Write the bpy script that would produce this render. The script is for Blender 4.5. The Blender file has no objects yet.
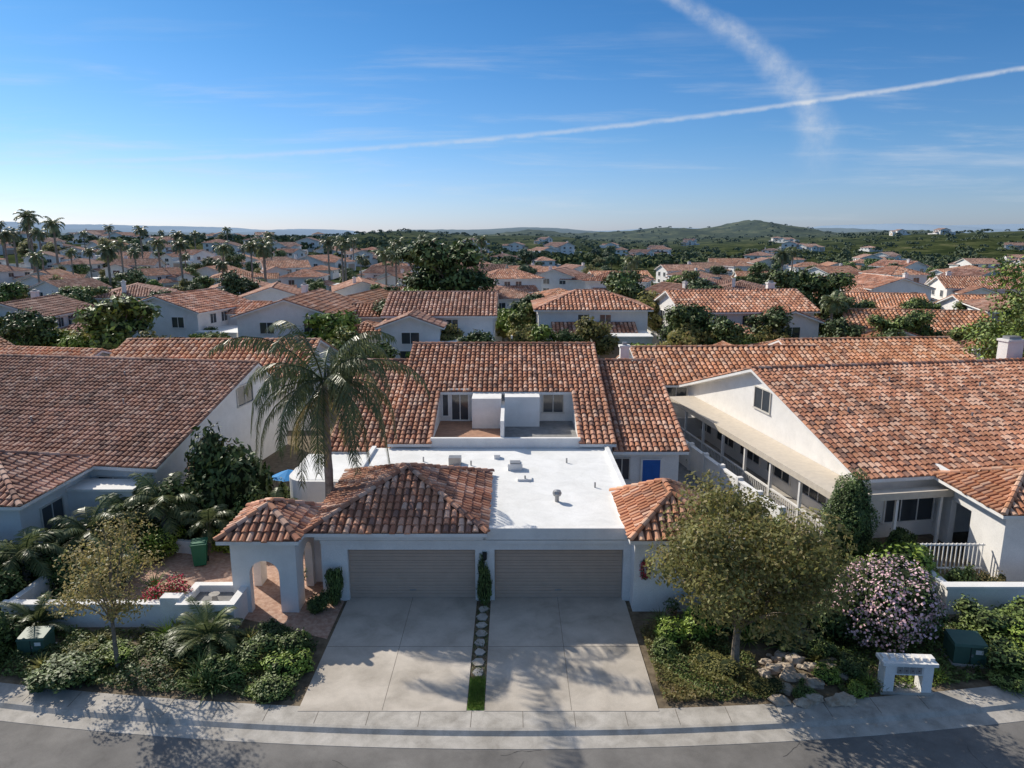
import bpy, math, random
import numpy as np
from mathutils import Vector, Matrix
random.seed(7)
rng = np.random.default_rng(7)
scene = bpy.context.scene
R = math.radians

# ------------------------------------------------------------------ materials
def newmat(name):
    m = bpy.data.materials.new(name); m.use_nodes = True
    nt = m.node_tree
    b = nt.nodes["Principled BSDF"]
    return m, nt, b

def mat(name, c, rough=0.85, amt=0.12, scale=2.0, bump=0.0, bscale=30.0, c2=None, metal=0.0, spec=0.3, detail=6, stain=0.0, sscale=3.0):
    m, nt, b = newmat(name)
    tc = nt.nodes.new("ShaderNodeTexCoord")
    n = nt.nodes.new("ShaderNodeTexNoise"); n.inputs["Scale"].default_value = scale
    n.inputs["Detail"].default_value = detail; n.inputs["Roughness"].default_value = 0.65
    nt.links.new(tc.outputs["Object"], n.inputs["Vector"])
    r = nt.nodes.new("ShaderNodeValToRGB")
    if c2 is None:
        a = [min(1, x*(1-amt)) for x in c]; d = [min(1, x*(1+amt)) for x in c]
    else:
        a, d = c, c2
    r.color_ramp.elements[0].position = 0.35; r.color_ramp.elements[1].position = 0.65
    r.color_ramp.elements[0].color = (*a, 1); r.color_ramp.elements[1].color = (*d, 1)
    nt.links.new(n.outputs["Fac"], r.inputs["Fac"])
    col = r.outputs["Color"]
    if stain > 0:
        n3 = nt.nodes.new("ShaderNodeTexNoise"); n3.inputs["Scale"].default_value = sscale
        n3.inputs["Detail"].default_value = 8; n3.inputs["Roughness"].default_value = 0.7; n3.inputs["Distortion"].default_value = 0.6
        nt.links.new(tc.outputs["Object"], n3.inputs["Vector"])
        mr = nt.nodes.new("ShaderNodeMapRange")
        mr.inputs["From Min"].default_value = 0.30; mr.inputs["From Max"].default_value = 0.56
        mr.inputs["To Min"].default_value = 1-stain; mr.inputs["To Max"].default_value = 1.0
        nt.links.new(n3.outputs["Fac"], mr.inputs["Value"])
        n4 = nt.nodes.new("ShaderNodeTexNoise"); n4.inputs["Scale"].default_value = 55; n4.inputs["Detail"].default_value = 3
        nt.links.new(tc.outputs["Object"], n4.inputs["Vector"])
        mr4 = nt.nodes.new("ShaderNodeMapRange"); mr4.inputs["From Min"].default_value = .3; mr4.inputs["From Max"].default_value = .7
        mr4.inputs["To Min"].default_value = .88; mr4.inputs["To Max"].default_value = 1.10
        nt.links.new(n4.outputs["Fac"], mr4.inputs["Value"])
        mm = nt.nodes.new("ShaderNodeMath"); mm.operation = 'MULTIPLY'
        nt.links.new(mr.outputs[0], mm.inputs[0]); nt.links.new(mr4.outputs[0], mm.inputs[1])
        vm = nt.nodes.new("ShaderNodeVectorMath"); vm.operation = 'SCALE'
        nt.links.new(col, vm.inputs[0]); nt.links.new(mm.outputs[0], vm.inputs["Scale"]); col = vm.outputs[0]
    nt.links.new(col, b.inputs["Base Color"])
    b.inputs["Roughness"].default_value = rough
    b.inputs["Metallic"].default_value = metal
    b.inputs["Specular IOR Level"].default_value = spec
    if bump > 0:
        n2 = nt.nodes.new("ShaderNodeTexNoise"); n2.inputs["Scale"].default_value = bscale
        n2.inputs["Detail"].default_value = 4
        nt.links.new(tc.outputs["Object"], n2.inputs["Vector"])
        bp = nt.nodes.new("ShaderNodeBump"); bp.inputs["Strength"].default_value = bump
        bp.inputs["Distance"].default_value = 0.02
        nt.links.new(n2.outputs["Fac"], bp.inputs["Height"])
        nt.links.new(bp.outputs["Normal"], b.inputs["Normal"])
    return m

def tilemat(name, cols, mul=1.0):
    m, nt, b = newmat(name)
    g = nt.nodes.new("ShaderNodeNewGeometry")
    r = nt.nodes.new("ShaderNodeValToRGB")
    r.color_ramp.interpolation = 'CONSTANT'
    els = r.color_ramp.elements
    while len(els) < len(cols): els.new(0.5)
    for i, (p, c) in enumerate(cols):
        els[i].position = p; els[i].color = (c[0]*mul, c[1]*mul, c[2]*mul, 1)
    nt.links.new(g.outputs["Random Per Island"], r.inputs["Fac"])
    tc = nt.nodes.new("ShaderNodeTexCoord")
    n = nt.nodes.new("ShaderNodeTexNoise"); n.inputs["Scale"].default_value = 0.35; n.inputs["Detail"].default_value = 9
    n.inputs["Roughness"].default_value = 0.7
    nt.links.new(tc.outputs["Object"], n.inputs["Vector"])
    mr = nt.nodes.new("ShaderNodeMapRange")
    mr.inputs["From Min"].default_value = 0.34; mr.inputs["From Max"].default_value = 0.66
    mr.inputs["To Min"].default_value = 0.62; mr.inputs["To Max"].default_value = 1.2
    nt.links.new(n.outputs["Fac"], mr.inputs["Value"])
    oi = nt.nodes.new("ShaderNodeObjectInfo")
    mr2 = nt.nodes.new("ShaderNodeMapRange")
    mr2.inputs["To Min"].default_value = 0.75; mr2.inputs["To Max"].default_value = 1.2
    nt.links.new(oi.outputs["Random"], mr2.inputs["Value"])
    mu = nt.nodes.new("ShaderNodeMath"); mu.operation = 'MULTIPLY'
    nt.links.new(mr.outputs[0], mu.inputs[0]); nt.links.new(mr2.outputs[0], mu.inputs[1])
    vm = nt.nodes.new("ShaderNodeVectorMath"); vm.operation = 'SCALE'
    nt.links.new(r.outputs["Color"], vm.inputs[0]); nt.links.new(mu.outputs[0], vm.inputs["Scale"])
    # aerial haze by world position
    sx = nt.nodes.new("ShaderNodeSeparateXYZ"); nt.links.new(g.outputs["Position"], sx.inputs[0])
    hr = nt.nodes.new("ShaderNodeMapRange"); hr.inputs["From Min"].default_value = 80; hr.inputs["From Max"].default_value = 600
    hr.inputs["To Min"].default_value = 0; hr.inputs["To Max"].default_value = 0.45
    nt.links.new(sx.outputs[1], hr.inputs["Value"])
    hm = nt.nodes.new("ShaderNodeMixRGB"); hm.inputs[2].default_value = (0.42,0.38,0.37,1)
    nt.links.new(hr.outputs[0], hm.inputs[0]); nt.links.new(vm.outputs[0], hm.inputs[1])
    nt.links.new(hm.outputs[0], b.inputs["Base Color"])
    b.inputs["Roughness"].default_value = 0.8
    b.inputs["Specular IOR Level"].default_value = 0.2
    return m

def leafmat(name, c1, c2, trans=0.0, rough=0.55):
    m, nt, b = newmat(name)
    g = nt.nodes.new("ShaderNodeNewGeometry")
    mx = nt.nodes.new("ShaderNodeMixRGB")
    mx.inputs[1].default_value = (*c1, 1); mx.inputs[2].default_value = (*c2, 1)
    nt.links.new(g.outputs["Random Per Island"], mx.inputs[0])
    tc = nt.nodes.new("ShaderNodeTexCoord")
    n = nt.nodes.new("ShaderNodeTexNoise"); n.inputs["Scale"].default_value = 0.9; n.inputs["Detail"].default_value = 3
    nt.links.new(tc.outputs["Object"], n.inputs["Vector"])
    oi = nt.nodes.new("ShaderNodeObjectInfo")
    a = nt.nodes.new("ShaderNodeMath"); a.operation = 'MULTIPLY_ADD'
    a.inputs[1].default_value = 0.55; a.inputs[2].default_value = 0.78
    nt.links.new(oi.outputs["Random"], a.inputs[0])
    mr = nt.nodes.new("ShaderNodeMapRange")
    mr.inputs["From Min"].default_value = 0.3; mr.inputs["From Max"].default_value = 0.7
    mr.inputs["To Min"].default_value = 0.65; mr.inputs["To Max"].default_value = 1.35
    nt.links.new(n.outputs["Fac"], mr.inputs["Value"])
    mu = nt.nodes.new("ShaderNodeMath"); mu.operation = 'MULTIPLY'
    nt.links.new(a.outputs[0], mu.inputs[0]); nt.links.new(mr.outputs[0], mu.inputs[1])
    vm = nt.nodes.new("ShaderNodeVectorMath"); vm.operation = 'SCALE'
    nt.links.new(mx.outputs[0], vm.inputs[0]); nt.links.new(mu.outputs[0], vm.inputs["Scale"])
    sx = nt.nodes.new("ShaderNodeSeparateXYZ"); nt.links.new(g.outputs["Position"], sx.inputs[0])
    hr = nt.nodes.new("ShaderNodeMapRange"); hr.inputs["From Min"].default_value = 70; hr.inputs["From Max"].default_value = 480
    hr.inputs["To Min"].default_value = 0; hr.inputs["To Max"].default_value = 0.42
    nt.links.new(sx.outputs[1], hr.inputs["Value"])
    hm = nt.nodes.new("ShaderNodeMixRGB"); hm.inputs[2].default_value = (0.24,0.29,0.31,1)  # distance haze blended into the leaf colour by world position
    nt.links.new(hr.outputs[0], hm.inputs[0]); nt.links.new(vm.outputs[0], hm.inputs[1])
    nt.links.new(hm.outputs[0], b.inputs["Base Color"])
    b.inputs["Roughness"].default_value = rough
    b.inputs["Specular IOR Level"].default_value = 0.3
    if trans > 0:
        tr = nt.nodes.new("ShaderNodeBsdfTranslucent")
        nt.links.new(hm.outputs[0], tr.inputs["Color"])
        ms = nt.nodes.new("ShaderNodeMixShader"); ms.inputs[0].default_value = trans
        out = nt.nodes["Material Output"]
        nt.links.new(b.outputs[0], ms.inputs[1]); nt.links.new(tr.outputs[0], ms.inputs[2])
        nt.links.new(ms.outputs[0], out.inputs["Surface"])
    return m

WHITE = mat("white_stucco", (0.80,0.78,0.75), 0.9, 0.05, 1.2, 0.25, 60, stain=.07, sscale=1.3)
ROOFW = mat("white_membrane", (0.74,0.735,0.71), 0.7, 0.06, 0.55, 0.15, 12, c2=(0.84,0.835,0.82), detail=9, stain=.12, sscale=1.0)
BEIGE = mat("beige_trim", (0.58,0.51,0.42), 0.7, 0.08, 3)
TAUPE = mat("garage_door_paint", (0.50,0.38,0.30), 0.5, 0.05, 2)
TAUPED = mat("garage_door_groove", (0.24,0.18,0.14), 0.6, 0.05, 2)
DARK = mat("dark_opening", (0.03,0.03,0.03), 0.9, 0.1, 3)
CONC = mat("driveway_concrete", (0.43,0.38,0.32), 0.9, 0.2, 0.45, 0.3, 60, c2=(0.58,0.52,0.45), detail=12, stain=.22, sscale=0.9)
CONC2 = mat("kerb_concrete", (0.37,0.34,0.30), 0.9, 0.2, 1.1, 0.3, 60, c2=(0.51,0.475,0.43), detail=10, stain=.25, sscale=2.2)
JOINT = mat("joint_dark", (0.16,0.14,0.12), 0.95, 0.2, 3)
ASPH = mat("asphalt", (0.145,0.137,0.13), 0.85, 0.2, 0.5, 0.5, 90, c2=(0.225,0.213,0.20), detail=14, stain=.2, sscale=1.5)
SEAL = mat("tar_seal", (0.07,0.067,0.065), 0.7, 0.2, 3)
MULCH = mat("mulch", (0.10,0.075,0.05), 0.95, 0.3, 3, 0.6, 20, c2=(0.21,0.165,0.11))
PAVER = mat("red_paver", (0.38,0.21,0.15), 0.85, 0.2, 6, 0.3, 20, c2=(0.55,0.38,0.29), stain=.15)
GREYPATH = mat("grey_path", (0.25,0.245,0.24), 0.9, 0.15, 1.5, 0.3, 30, stain=.2)
ROCK = mat("rock", (0.34,0.26,0.19), 0.9, 0.2, 3, 0.6, 8, c2=(0.55,0.47,0.38))
BARK = mat("bark", (0.13,0.105,0.08), 0.95, 0.25, 8, 0.6, 30, c2=(0.26,0.22,0.18))
PALMT = mat("palm_trunk", (0.17,0.145,0.12), 0.95, 0.25, 4, 0.6, 20, c2=(0.32,0.285,0.25))
BLUE = mat("blue_paint", (0.02,0.12,0.42), 0.4, 0.05, 3)
UTIL = mat("utility_green", (0.06,0.12,0.09), 0.5, 0.08, 3)
BIN = mat("bin_green", (0.02,0.13,0.075), 0.5, 0.05, 3)
RED = mat("red_flowers", (0.65,0.03,0.09), 0.6, 0.1, 3)
METAL = mat("vent_metal", (0.35,0.35,0.35), 0.45, 0.1, 3, metal=0.6)
FRAME = mat("window_frame", (0.60,0.57,0.52), 0.6, 0.05, 3)
TERR = mat("terrace_tile", (0.36,0.20,0.13), 0.8, 0.2, 3)
POT = mat("blue_pot", (0.03,0.09,0.22), 0.25, 0.1, 3)
m, nt, b = newmat("window_glass")
b.inputs["Base Color"].default_value = (0.05,0.06,0.07,1); b.inputs["Roughness"].default_value = 0.08
b.inputs["Specular IOR Level"].default_value = 0.8
GLASS = m
PAN = mat("tile_underlay", (0.20,0.10,0.065), 0.9, 0.2, 3)
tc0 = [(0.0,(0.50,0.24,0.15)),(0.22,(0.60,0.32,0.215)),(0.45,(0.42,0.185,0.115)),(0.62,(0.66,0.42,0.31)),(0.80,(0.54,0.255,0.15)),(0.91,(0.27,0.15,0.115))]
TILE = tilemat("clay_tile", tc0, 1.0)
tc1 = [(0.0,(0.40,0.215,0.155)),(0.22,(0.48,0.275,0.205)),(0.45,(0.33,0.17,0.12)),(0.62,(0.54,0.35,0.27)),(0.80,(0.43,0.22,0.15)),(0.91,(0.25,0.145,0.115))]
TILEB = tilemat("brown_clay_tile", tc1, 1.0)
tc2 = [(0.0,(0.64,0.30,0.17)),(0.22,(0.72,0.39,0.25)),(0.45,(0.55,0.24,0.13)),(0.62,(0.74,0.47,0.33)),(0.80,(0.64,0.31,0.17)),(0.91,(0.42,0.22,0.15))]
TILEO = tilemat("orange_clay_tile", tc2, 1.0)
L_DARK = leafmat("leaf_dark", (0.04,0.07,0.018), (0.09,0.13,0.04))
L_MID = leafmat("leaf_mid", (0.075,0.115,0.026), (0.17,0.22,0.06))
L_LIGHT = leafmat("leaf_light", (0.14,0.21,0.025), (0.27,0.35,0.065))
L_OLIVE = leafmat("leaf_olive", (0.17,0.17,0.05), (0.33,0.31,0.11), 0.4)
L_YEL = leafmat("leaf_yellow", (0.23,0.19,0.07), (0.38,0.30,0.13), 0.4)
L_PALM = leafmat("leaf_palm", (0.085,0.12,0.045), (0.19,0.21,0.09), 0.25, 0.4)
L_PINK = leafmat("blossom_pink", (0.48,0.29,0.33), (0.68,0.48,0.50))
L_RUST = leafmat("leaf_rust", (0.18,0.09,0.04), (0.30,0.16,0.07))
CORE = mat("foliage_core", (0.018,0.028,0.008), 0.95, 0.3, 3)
GRASS = mat("grass", (0.08,0.16,0.025), 0.9, 0.2, 6, 0.5, 60, c2=(0.14,0.26,0.045))

# ------------------------------------------------------------------ mesh builder
class MB:
    def __init__(s):
        s.v = []; s.n = 0; s.f = []; s.mi = []; s.mats = []; s.T = Matrix.Identity(4)
    def m(s, mt):
        if mt not in s.mats: s.mats.append(mt)
        return s.mats.index(mt)
    def addv(s, arr):
        a = np.asarray(arr, dtype=float).reshape(-1, 3)
        T = np.array(s.T)
        a = a @ T[:3,:3].T + T[:3,3]
        s.v.append(a); o = s.n; s.n += len(a); return o
    def add(s, verts, faces, mt):
        o = s.addv(verts); k = s.m(mt)
        if isinstance(faces, np.ndarray):
            s.f.extend((faces + o).tolist())
        else:
            s.f.extend([[i+o for i in f] for f in faces])
        s.mi.extend([k]*len(faces))
    def poly(s, pts, mt): s.add([tuple(p) for p in pts], [list(range(len(pts)))], mt)
    def box(s, x0,x1,y0,y1,z0,z1, mt):
        v = [(x0,y0,z0),(x1,y0,z0),(x1,y1,z0),(x0,y1,z0),(x0,y0,z1),(x1,y0,z1),(x1,y1,z1),(x0,y1,z1)]
        f = [[0,3,2,1],[4,5,6,7],[0,1,5,4],[1,2,6,5],[2,3,7,6],[3,0,4,7]]
        s.add(v, f, mt)
    def prism(s, pts2, z0, z1, mt):
        n = len(pts2)
        v = [(p[0],p[1],z0) for p in pts2] + [(p[0],p[1],z1) for p in pts2]
        f = [list(range(n))[::-1], list(range(n,2*n))] + [[i,(i+1)%n,(i+1)%n+n,i+n] for i in range(n)]
        s.add(v, f, mt)
    def tube(s, pts, rad, mt, seg=8, cap=True):
        pts = [Vector(p) for p in pts]; vs = []
        for i, p in enumerate(pts):
            d = (pts[min(i+1,len(pts)-1)] - pts[max(i-1,0)]).normalized()
            a = d.cross(Vector((0.13,1,0.21))); a.normalize(); bb = d.cross(a)
            for k in range(seg):
                t = 2*math.pi*k/seg
                vs.append(p + (a*math.cos(t)+bb*math.sin(t))*rad[i])
        fs = []
        for i in range(len(pts)-1):
            for k in range(seg):
                fs.append([i*seg+k, i*seg+(k+1)%seg, (i+1)*seg+(k+1)%seg, (i+1)*seg+k])
        if cap:
            fs.append(list(range(seg))[::-1]); fs.append([(len(pts)-1)*seg+k for k in range(seg)])
        s.add([tuple(v) for v in vs], fs, mt)
    def ell(s, c, r, mt, seg=14, rings=9, lob=0.12, ph=0.0):
        vs = []; fs = []
        for i in range(rings+1):
            th = math.pi*i/rings
            for k in range(seg):
                a = 2*math.pi*k/seg
                d = (math.sin(th)*math.cos(a), math.sin(th)*math.sin(a), math.cos(th))
                q = 1+lob*math.sin(4*d[0]+ph)*math.cos(5*d[1]+ph*2)+lob*0.6*math.sin(7*d[2]+3*d[0]+ph)
                vs.append((c[0]+d[0]*r[0]*q, c[1]+d[1]*r[1]*q, c[2]+d[2]*r[2]*q))
        for i in range(rings):
            for k in range(seg):
                fs.append([i*seg+k, (i+1)*seg+k, (i+1)*seg+(k+1)%seg, i*seg+(k+1)%seg])
        s.add(vs, fs, mt)
    def mesh(s, name):
        me = bpy.data.meshes.new(name)
        v = np.concatenate(s.v) if s.v else np.zeros((0,3))
        me.from_pydata(v.tolist(), [], s.f)
        for mt in s.mats: me.materials.append(mt)
        me.polygons.foreach_set("material_index", s.mi)
        me.update()
        return me
    def build(s, name, parent=None, loc=None, rotz=0, smooth=False):
        me = s.mesh(name)
        if smooth: me.polygons.foreach_set("use_smooth", [True]*len(me.polygons))
        return place(name, me, parent, loc, rotz)

def place(name, me, parent=None, loc=None, rotz=0, sc=None):
    o = bpy.data.objects.new(name, me); scene.collection.objects.link(o)
    if parent: o.parent = parent
    if loc is not None: o.location = loc
    o.rotation_euler = (0,0,rotz)
    if sc is not None: o.scale = sc if hasattr(sc,'__len__') else (sc,sc,sc)
    return o
def empty(name, loc=(0,0,0), rotz=0):
    return place(name, None, None, loc, rotz)

# ------------------------------------------------------------------ roofs
def in_poly(px, py, poly):
    inside = np.zeros(px.shape, bool); n = len(poly)
    for i in range(n):
        x1,y1 = poly[i]; x2,y2 = poly[(i+1)%n]
        if abs(y2-y1) < 1e-9: continue
        c = ((y1>py) != (y2>py)) & (px < (x2-x1)*(py-y1)/(y2-y1)+x1)
        inside ^= c
    return inside

def roof_plane(mb, poly, tile, tw=0.30, tl=0.42, thick=0.16, seg=4, slab=True):
    P = [Vector(p) for p in poly]
    n = Vector((0,0,0))
    for i in range(1,len(P)-1): n += (P[i]-P[0]).cross(P[i+1]-P[0])
    n.normalize()
    if n.z < 0: n = -n; P = P[::-1]
    u = Vector((0,0,1)).cross(n); u.z = 0; u.normalize()
    s = n.cross(u)
    if s.z < 0: s = -s; u = -u
    N = len(P)
    top = [tuple(p) for p in P]; bot = [tuple(p-Vector((0,0,thick))) for p in P]
    mb.add(top, [list(range(N))], PAN)
    if slab:
        mb.add(top+bot, [[i+N for i in range(N)][::-1]] + [[i, i+N, (i+1)%N+N, (i+1)%N] for i in range(N)], WHITE)
    O = P[0]
    q = [((p-O).dot(u), (p-O).dot(s)) for p in P]
    us = [a[0] for a in q]; ss = [a[1] for a in q]
    nu = max(1, round((max(us)-min(us))/tw)); ns = max(1, int(math.ceil((max(ss)-min(ss))/tl)))
    twv = (max(us)-min(us))/nu
    cu = min(us)+(np.arange(nu)+0.5)*twv; cs = min(ss)+(np.arange(ns)+0.5)*tl
    U, S = np.meshgrid(cu, cs)
    U = U.ravel(); S = S.ravel()
    k = in_poly(U, S, q)
    U = U[k]; S = S[k]; n_t = len(U)
    if n_t == 0: return
    jit = rng.normal(0, 0.011, n_t); jl = rng.normal(0,0.02,n_t); jh=rng.normal(0,0.007,n_t)
    ang = np.linspace(0, math.pi, seg+1)
    r0 = twv*0.42; r1 = twv*0.34
    o = np.array(O); un=np.array(u); sn=np.array(s); nn=np.array(n)
    V = np.zeros((n_t, 2*(seg+1), 3))
    for j, a in enumerate(ang):
        V[:, j] = o + np.outer(U+jit+r0*math.cos(a), un) + np.outer(S-tl*0.53+jl, sn) + np.outer(0.035+jh+r0*0.85*math.sin(a), nn)
        V[:, seg+1+j] = o + np.outer(U+jit+r1*math.cos(a), un) + np.outer(S+tl*0.53, sn) + np.outer(np.full(n_t, r1*0.8*math.sin(a)), nn)
    base = (np.arange(n_t)*2*(seg+1))[:,None]
    quads = np.concatenate([base + np.array([j, seg+1+j, seg+2+j, j+1]) for j in range(seg)])
    off = mb.addv(V.reshape(-1,3)); ki = mb.m(tile)
    mb.f.extend((quads+off).tolist()); mb.mi.extend([ki]*len(quads))
    endf = (base + np.arange(seg+1)) + off
    mb.f.extend(endf.tolist()); mb.mi.extend([ki]*n_t)

def caps(mb, p0, p1, tile, r=0.15, l=0.42):
    p0 = Vector(p0); p1 = Vector(p1); d = p1-p0; L = d.length
    if L < 0.1: return
    d.normalize(); side = d.cross(Vector((0,0,1))).normalized(); up = side.cross(d).normalized()
    if up.z < 0: up = -up
    n = max(1, round(L/l)); st = L/n
    for i in range(n):
        a = p0 + d*(i*st-0.02); b2 = p0+d*((i+1)*st+0.03)
        vs = []
        for pt, rr, h in ((a, r, 0.05), (b2, r*0.85, 0.02)):
            for k in range(6):
                t = math.pi*k/5
                vs.append(tuple(pt + side*math.cos(t)*rr + up*(math.sin(t)*rr*0.9+h-0.03)))
        fs = [[k,k+6,k+7,k+1] for k in range(5)] + [[0,1,2,3,4,5],[11,10,9,8,7,6]]
        mb.add(vs, fs, tile)

def gable(mb, x0,x1,y0,y1, z0, ze, sl, tile, ov=0.45, yr=None, slb=None, tw=0.30, tl=0.42, wallmat=None):
    wm = wallmat or WHITE
    if yr is None: yr = (y0+y1)/2
    zr = ze + sl*(yr-y0)
    slb = (zr-ze)/(y1-yr) if slb is None else slb
    zb = zr - slb*(y1-yr)
    v = [(x0,y0,z0),(x0,y1,z0),(x0,y1,zb-0.05),(x0,yr,zr-0.08),(x0,y0,ze-0.05)]
    w = [(x1,p[1],p[2]) for p in v]
    mb.add(v+w, [[0,1,2,3,4],[9,8,7,6,5],[0,4,9,5],[1,6,7,2]], wm)
    f = [(x0-ov,y0-ov,ze-sl*ov),(x1+ov,y0-ov,ze-sl*ov),(x1+ov,yr,zr),(x0-ov,yr,zr)]
    bk = [(x1+ov,y1+ov,zb-slb*ov),(x0-ov,y1+ov,zb-slb*ov),(x0-ov,yr,zr),(x1+ov,yr,zr)]
    roof_plane(mb, f, tile, tw, tl); roof_plane(mb, bk, tile, tw, tl)
    caps(mb, (x0-ov,yr,zr+0.04),(x1+ov,yr,zr+0.04), tile)
    for xx in (x0-ov+0.08, x1+ov-0.08):
        caps(mb, (xx,y0-ov,ze-sl*ov+0.04),(xx,yr,zr+0.04), tile, r=0.12)
        caps(mb, (xx,y1+ov,zb-slb*ov+0.04),(xx,yr,zr+0.04), tile, r=0.12)
    return zr

def hip(mb, x0,x1,y0,y1, ze, h, tile, tw=0.28, tl=0.40):
    w = x1-x0; d = y1-y0; r = min(w,d)/2
    if w >= d:
        a = (x0+r,(y0+y1)/2,ze+h); b_ = (x1-r,(y0+y1)/2,ze+h)
        fr = [(x0,y0,ze),(x1,y0,ze),b_,a]; bk = [(x1,y1,ze),(x0,y1,ze),a,b_]
        lf = [(x0,y1,ze),(x0,y0,ze),a]; rt = [(x1,y0,ze),(x1,y1,ze),b_]
        cps = [((x0,y0,ze),a),((x0,y1,ze),a),((x1,y0,ze),b_),((x1,y1,ze),b_)]
    else:
        a = ((x0+x1)/2,y0+r,ze+h); b_ = ((x0+x1)/2,y1-r,ze+h)
        fr = [(x0,y0,ze),(x1,y0,ze),a]; bk = [(x1,y1,ze),(x0,y1,ze),b_]
        lf = [(x0,y1,ze),(x0,y0,ze),a,b_]; rt = [(x1,y0,ze),(x1,y1,ze),b_,a]
        cps = [((x0,y0,ze),a),((x1,y0,ze),a),((x0,y1,ze),b_),((x1,y1,ze),b_)]
    for p in (fr,bk,lf,rt):
        if (Vector(p[0])-Vector(p[1])).length > 0.05: roof_plane(mb, p, tile, tw, tl, thick=0.14)
    for p,q in cps: caps(mb, (p[0],p[1],p[2]+0.05),(q[0],q[1],q[2]+0.05), tile, r=0.13)
    caps(mb, (a[0],a[1],a[2]+0.05),(b_[0],b_[1],b_[2]+0.05), tile, r=0.13)

def window(mb, x,y,z,w,h, ang=0, frame=None, mun=1, fw=0.07):
    old = mb.T.copy()
    mb.T = old @ Matrix.Translation((x,y,z)) @ Matrix.Rotation(ang,4,'Z')
    fm = frame or FRAME
    mb.box(-w/2+fw,w/2-fw,-0.02,0.05,-h/2+fw,h/2-fw, GLASS)
    mb.box(-w/2,w/2,-0.07,0.04,h/2-fw,h/2, fm); mb.box(-w/2-0.04,w/2+0.04,-0.10,0.04,-h/2,-h/2+fw, fm)
    mb.box(-w/2,-w/2+fw,-0.068,0.04,-h/2+fw,h/2-fw, fm); mb.box(w/2-fw,w/2,-0.068,0.04,-h/2+fw,h/2-fw, fm)
    for i in range(mun):
        xx = -w/2 + w*(i+1)/(mun+1)
        mb.box(xx-0.025,xx+0.025,-0.05,0.03,-h/2+fw,h/2-fw, fm)
    mb.T = old

def chimney(mb, x,y,z0,z1,w=0.8,d=0.6):
    mb.box(x-w/2,x+w/2,y-d/2,y+d/2,z0,z1, WHITE)
    mb.box(x-w/2-0.08,x+w/2+0.08,y-d/2-0.08,y+d/2+0.08,z1,z1+0.14, WHITE)
    mb.box(x-w/2+0.15,x+w/2-0.15,y-d/2+0.12,y+d/2-0.12,z1+0.14,z1+0.34, METAL)

def arch_wall(mb, x0,x1,y0,y1,z0,z1, ax0,ax1,spring, mt, n=14):
    mb.box(x0,ax0,y0,y1,z0,z1,mt); mb.box(ax1,x1,y0,y1,z0,z1,mt)
    r = (ax1-ax0)/2; c = (ax0+ax1)/2
    pts = [(c - r*math.cos(math.pi*i/n), spring + r*math.sin(math.pi*i/n)) for i in range(n+1)]
    for i in range(n):
        (xa,za),(xb,zb) = pts[i],pts[i+1]
        v = [(xa,y0,za),(xb,y0,zb),(xb,y0,z1),(xa,y0,z1),(xa,y1,za),(xb,y1,zb),(xb,y1,z1),(xa,y1,z1)]
        mb.add(v, [[0,1,2,3],[7,6,5,4],[0,4,5,1],[3,2,6,7]], mt)

# ------------------------------------------------------------------ foliage
def unit(a): return a/np.maximum(np.linalg.norm(a,axis=1,keepdims=True),1e-9)
def leafquads(mb, p, nor, s, asp, mt):
    n=len(p)
    t = unit(np.cross(nor, rng.normal(size=(n,3)))); bt = np.cross(nor,t)
    V = np.stack([p-t*s, p+bt*s*asp, p+t*s, p-bt*s*asp],1).reshape(-1,3)
    F = (np.arange(n)*4)[:,None]+np.arange(4)
    mb.add(V, F, mt)
def leaves(mb, clumps, n, size, mt, asp=0.5, shell=0.2, zmin=None, up=0.3):
    C = np.array([c[0] for c in clumps],float); Rr = np.array([c[1] for c in clumps],float)
    w = Rr[:,0]*Rr[:,1]+Rr[:,0]*Rr[:,2]; w /= w.sum()
    k = rng.choice(len(C), n, p=w)
    d = unit(rng.normal(size=(n,3)))
    ph = k*1.7
    lob = 1+0.13*np.sin(5*d[:,0]+ph)*np.cos(4*d[:,1]+ph)+0.1*np.sin(9*d[:,2]+ph)
    rad = (1-rng.normal(0,shell,n)*np.where(rng.random(n)<.8,1,-.6)*np.sign(rng.normal(.8,1,n)))*lob
    rad = np.clip(rad, 0.15, 1.35)
    p = C[k]+d*Rr[k]*rad[:,None]
    if zmin is not None:
        q = p[:,2] > zmin; p = p[q]; d = d[q]; n = len(p)
    nor = unit(d + rng.normal(0,0.55,(n,3)) + np.array([0,0,up]))
    leafquads(mb, p, nor, size*rng.uniform(0.65,1.35,n)[:,None], asp, mt)

def groundcover(name, poly, n, size, mts, hmax=0.28, seed=0):
    mb=MB(); P=np.array(poly); lo=P.min(0); hi=P.max(0)
    pts=rng.uniform(lo,hi,(n*2,2)); k=in_poly(pts[:,0],pts[:,1],poly); pts=pts[k][:n]; n=len(pts)
    x,y=pts[:,0],pts[:,1]
    hh=hmax*(0.45+0.3*np.sin(x*2.3+seed)*np.cos(y*2.9+seed)+0.25*np.sin(x*5.1+y*4.3+seed))
    keep=(hh>hmax*.12)|(rng.random(n)<.35)
    x,y,hh=x[keep],y[keep],np.clip(hh[keep],0.02,None); n=len(x); z=hh*rng.uniform(0.3,1.05,n)
    p=np.stack([x,y,z],1); nor=unit(rng.normal(0,.6,(n,3))+np.array([0,0,1]))
    kk=rng.integers(0,len(mts),n)
    kk=np.where(rng.random(n)<.7, (np.floor((np.sin(x*1.3+seed)+np.cos(y*1.7+x*.6+seed)+2)/4*len(mts))).astype(int)%len(mts), kk)
    for i,mt in enumerate(mts):
        s=kk==i
        if s.sum(): leafquads(mb,p[s],nor[s],size*rng.uniform(.6,1.4,s.sum())[:,None],.5,mt)
    mb.build(name)

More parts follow.
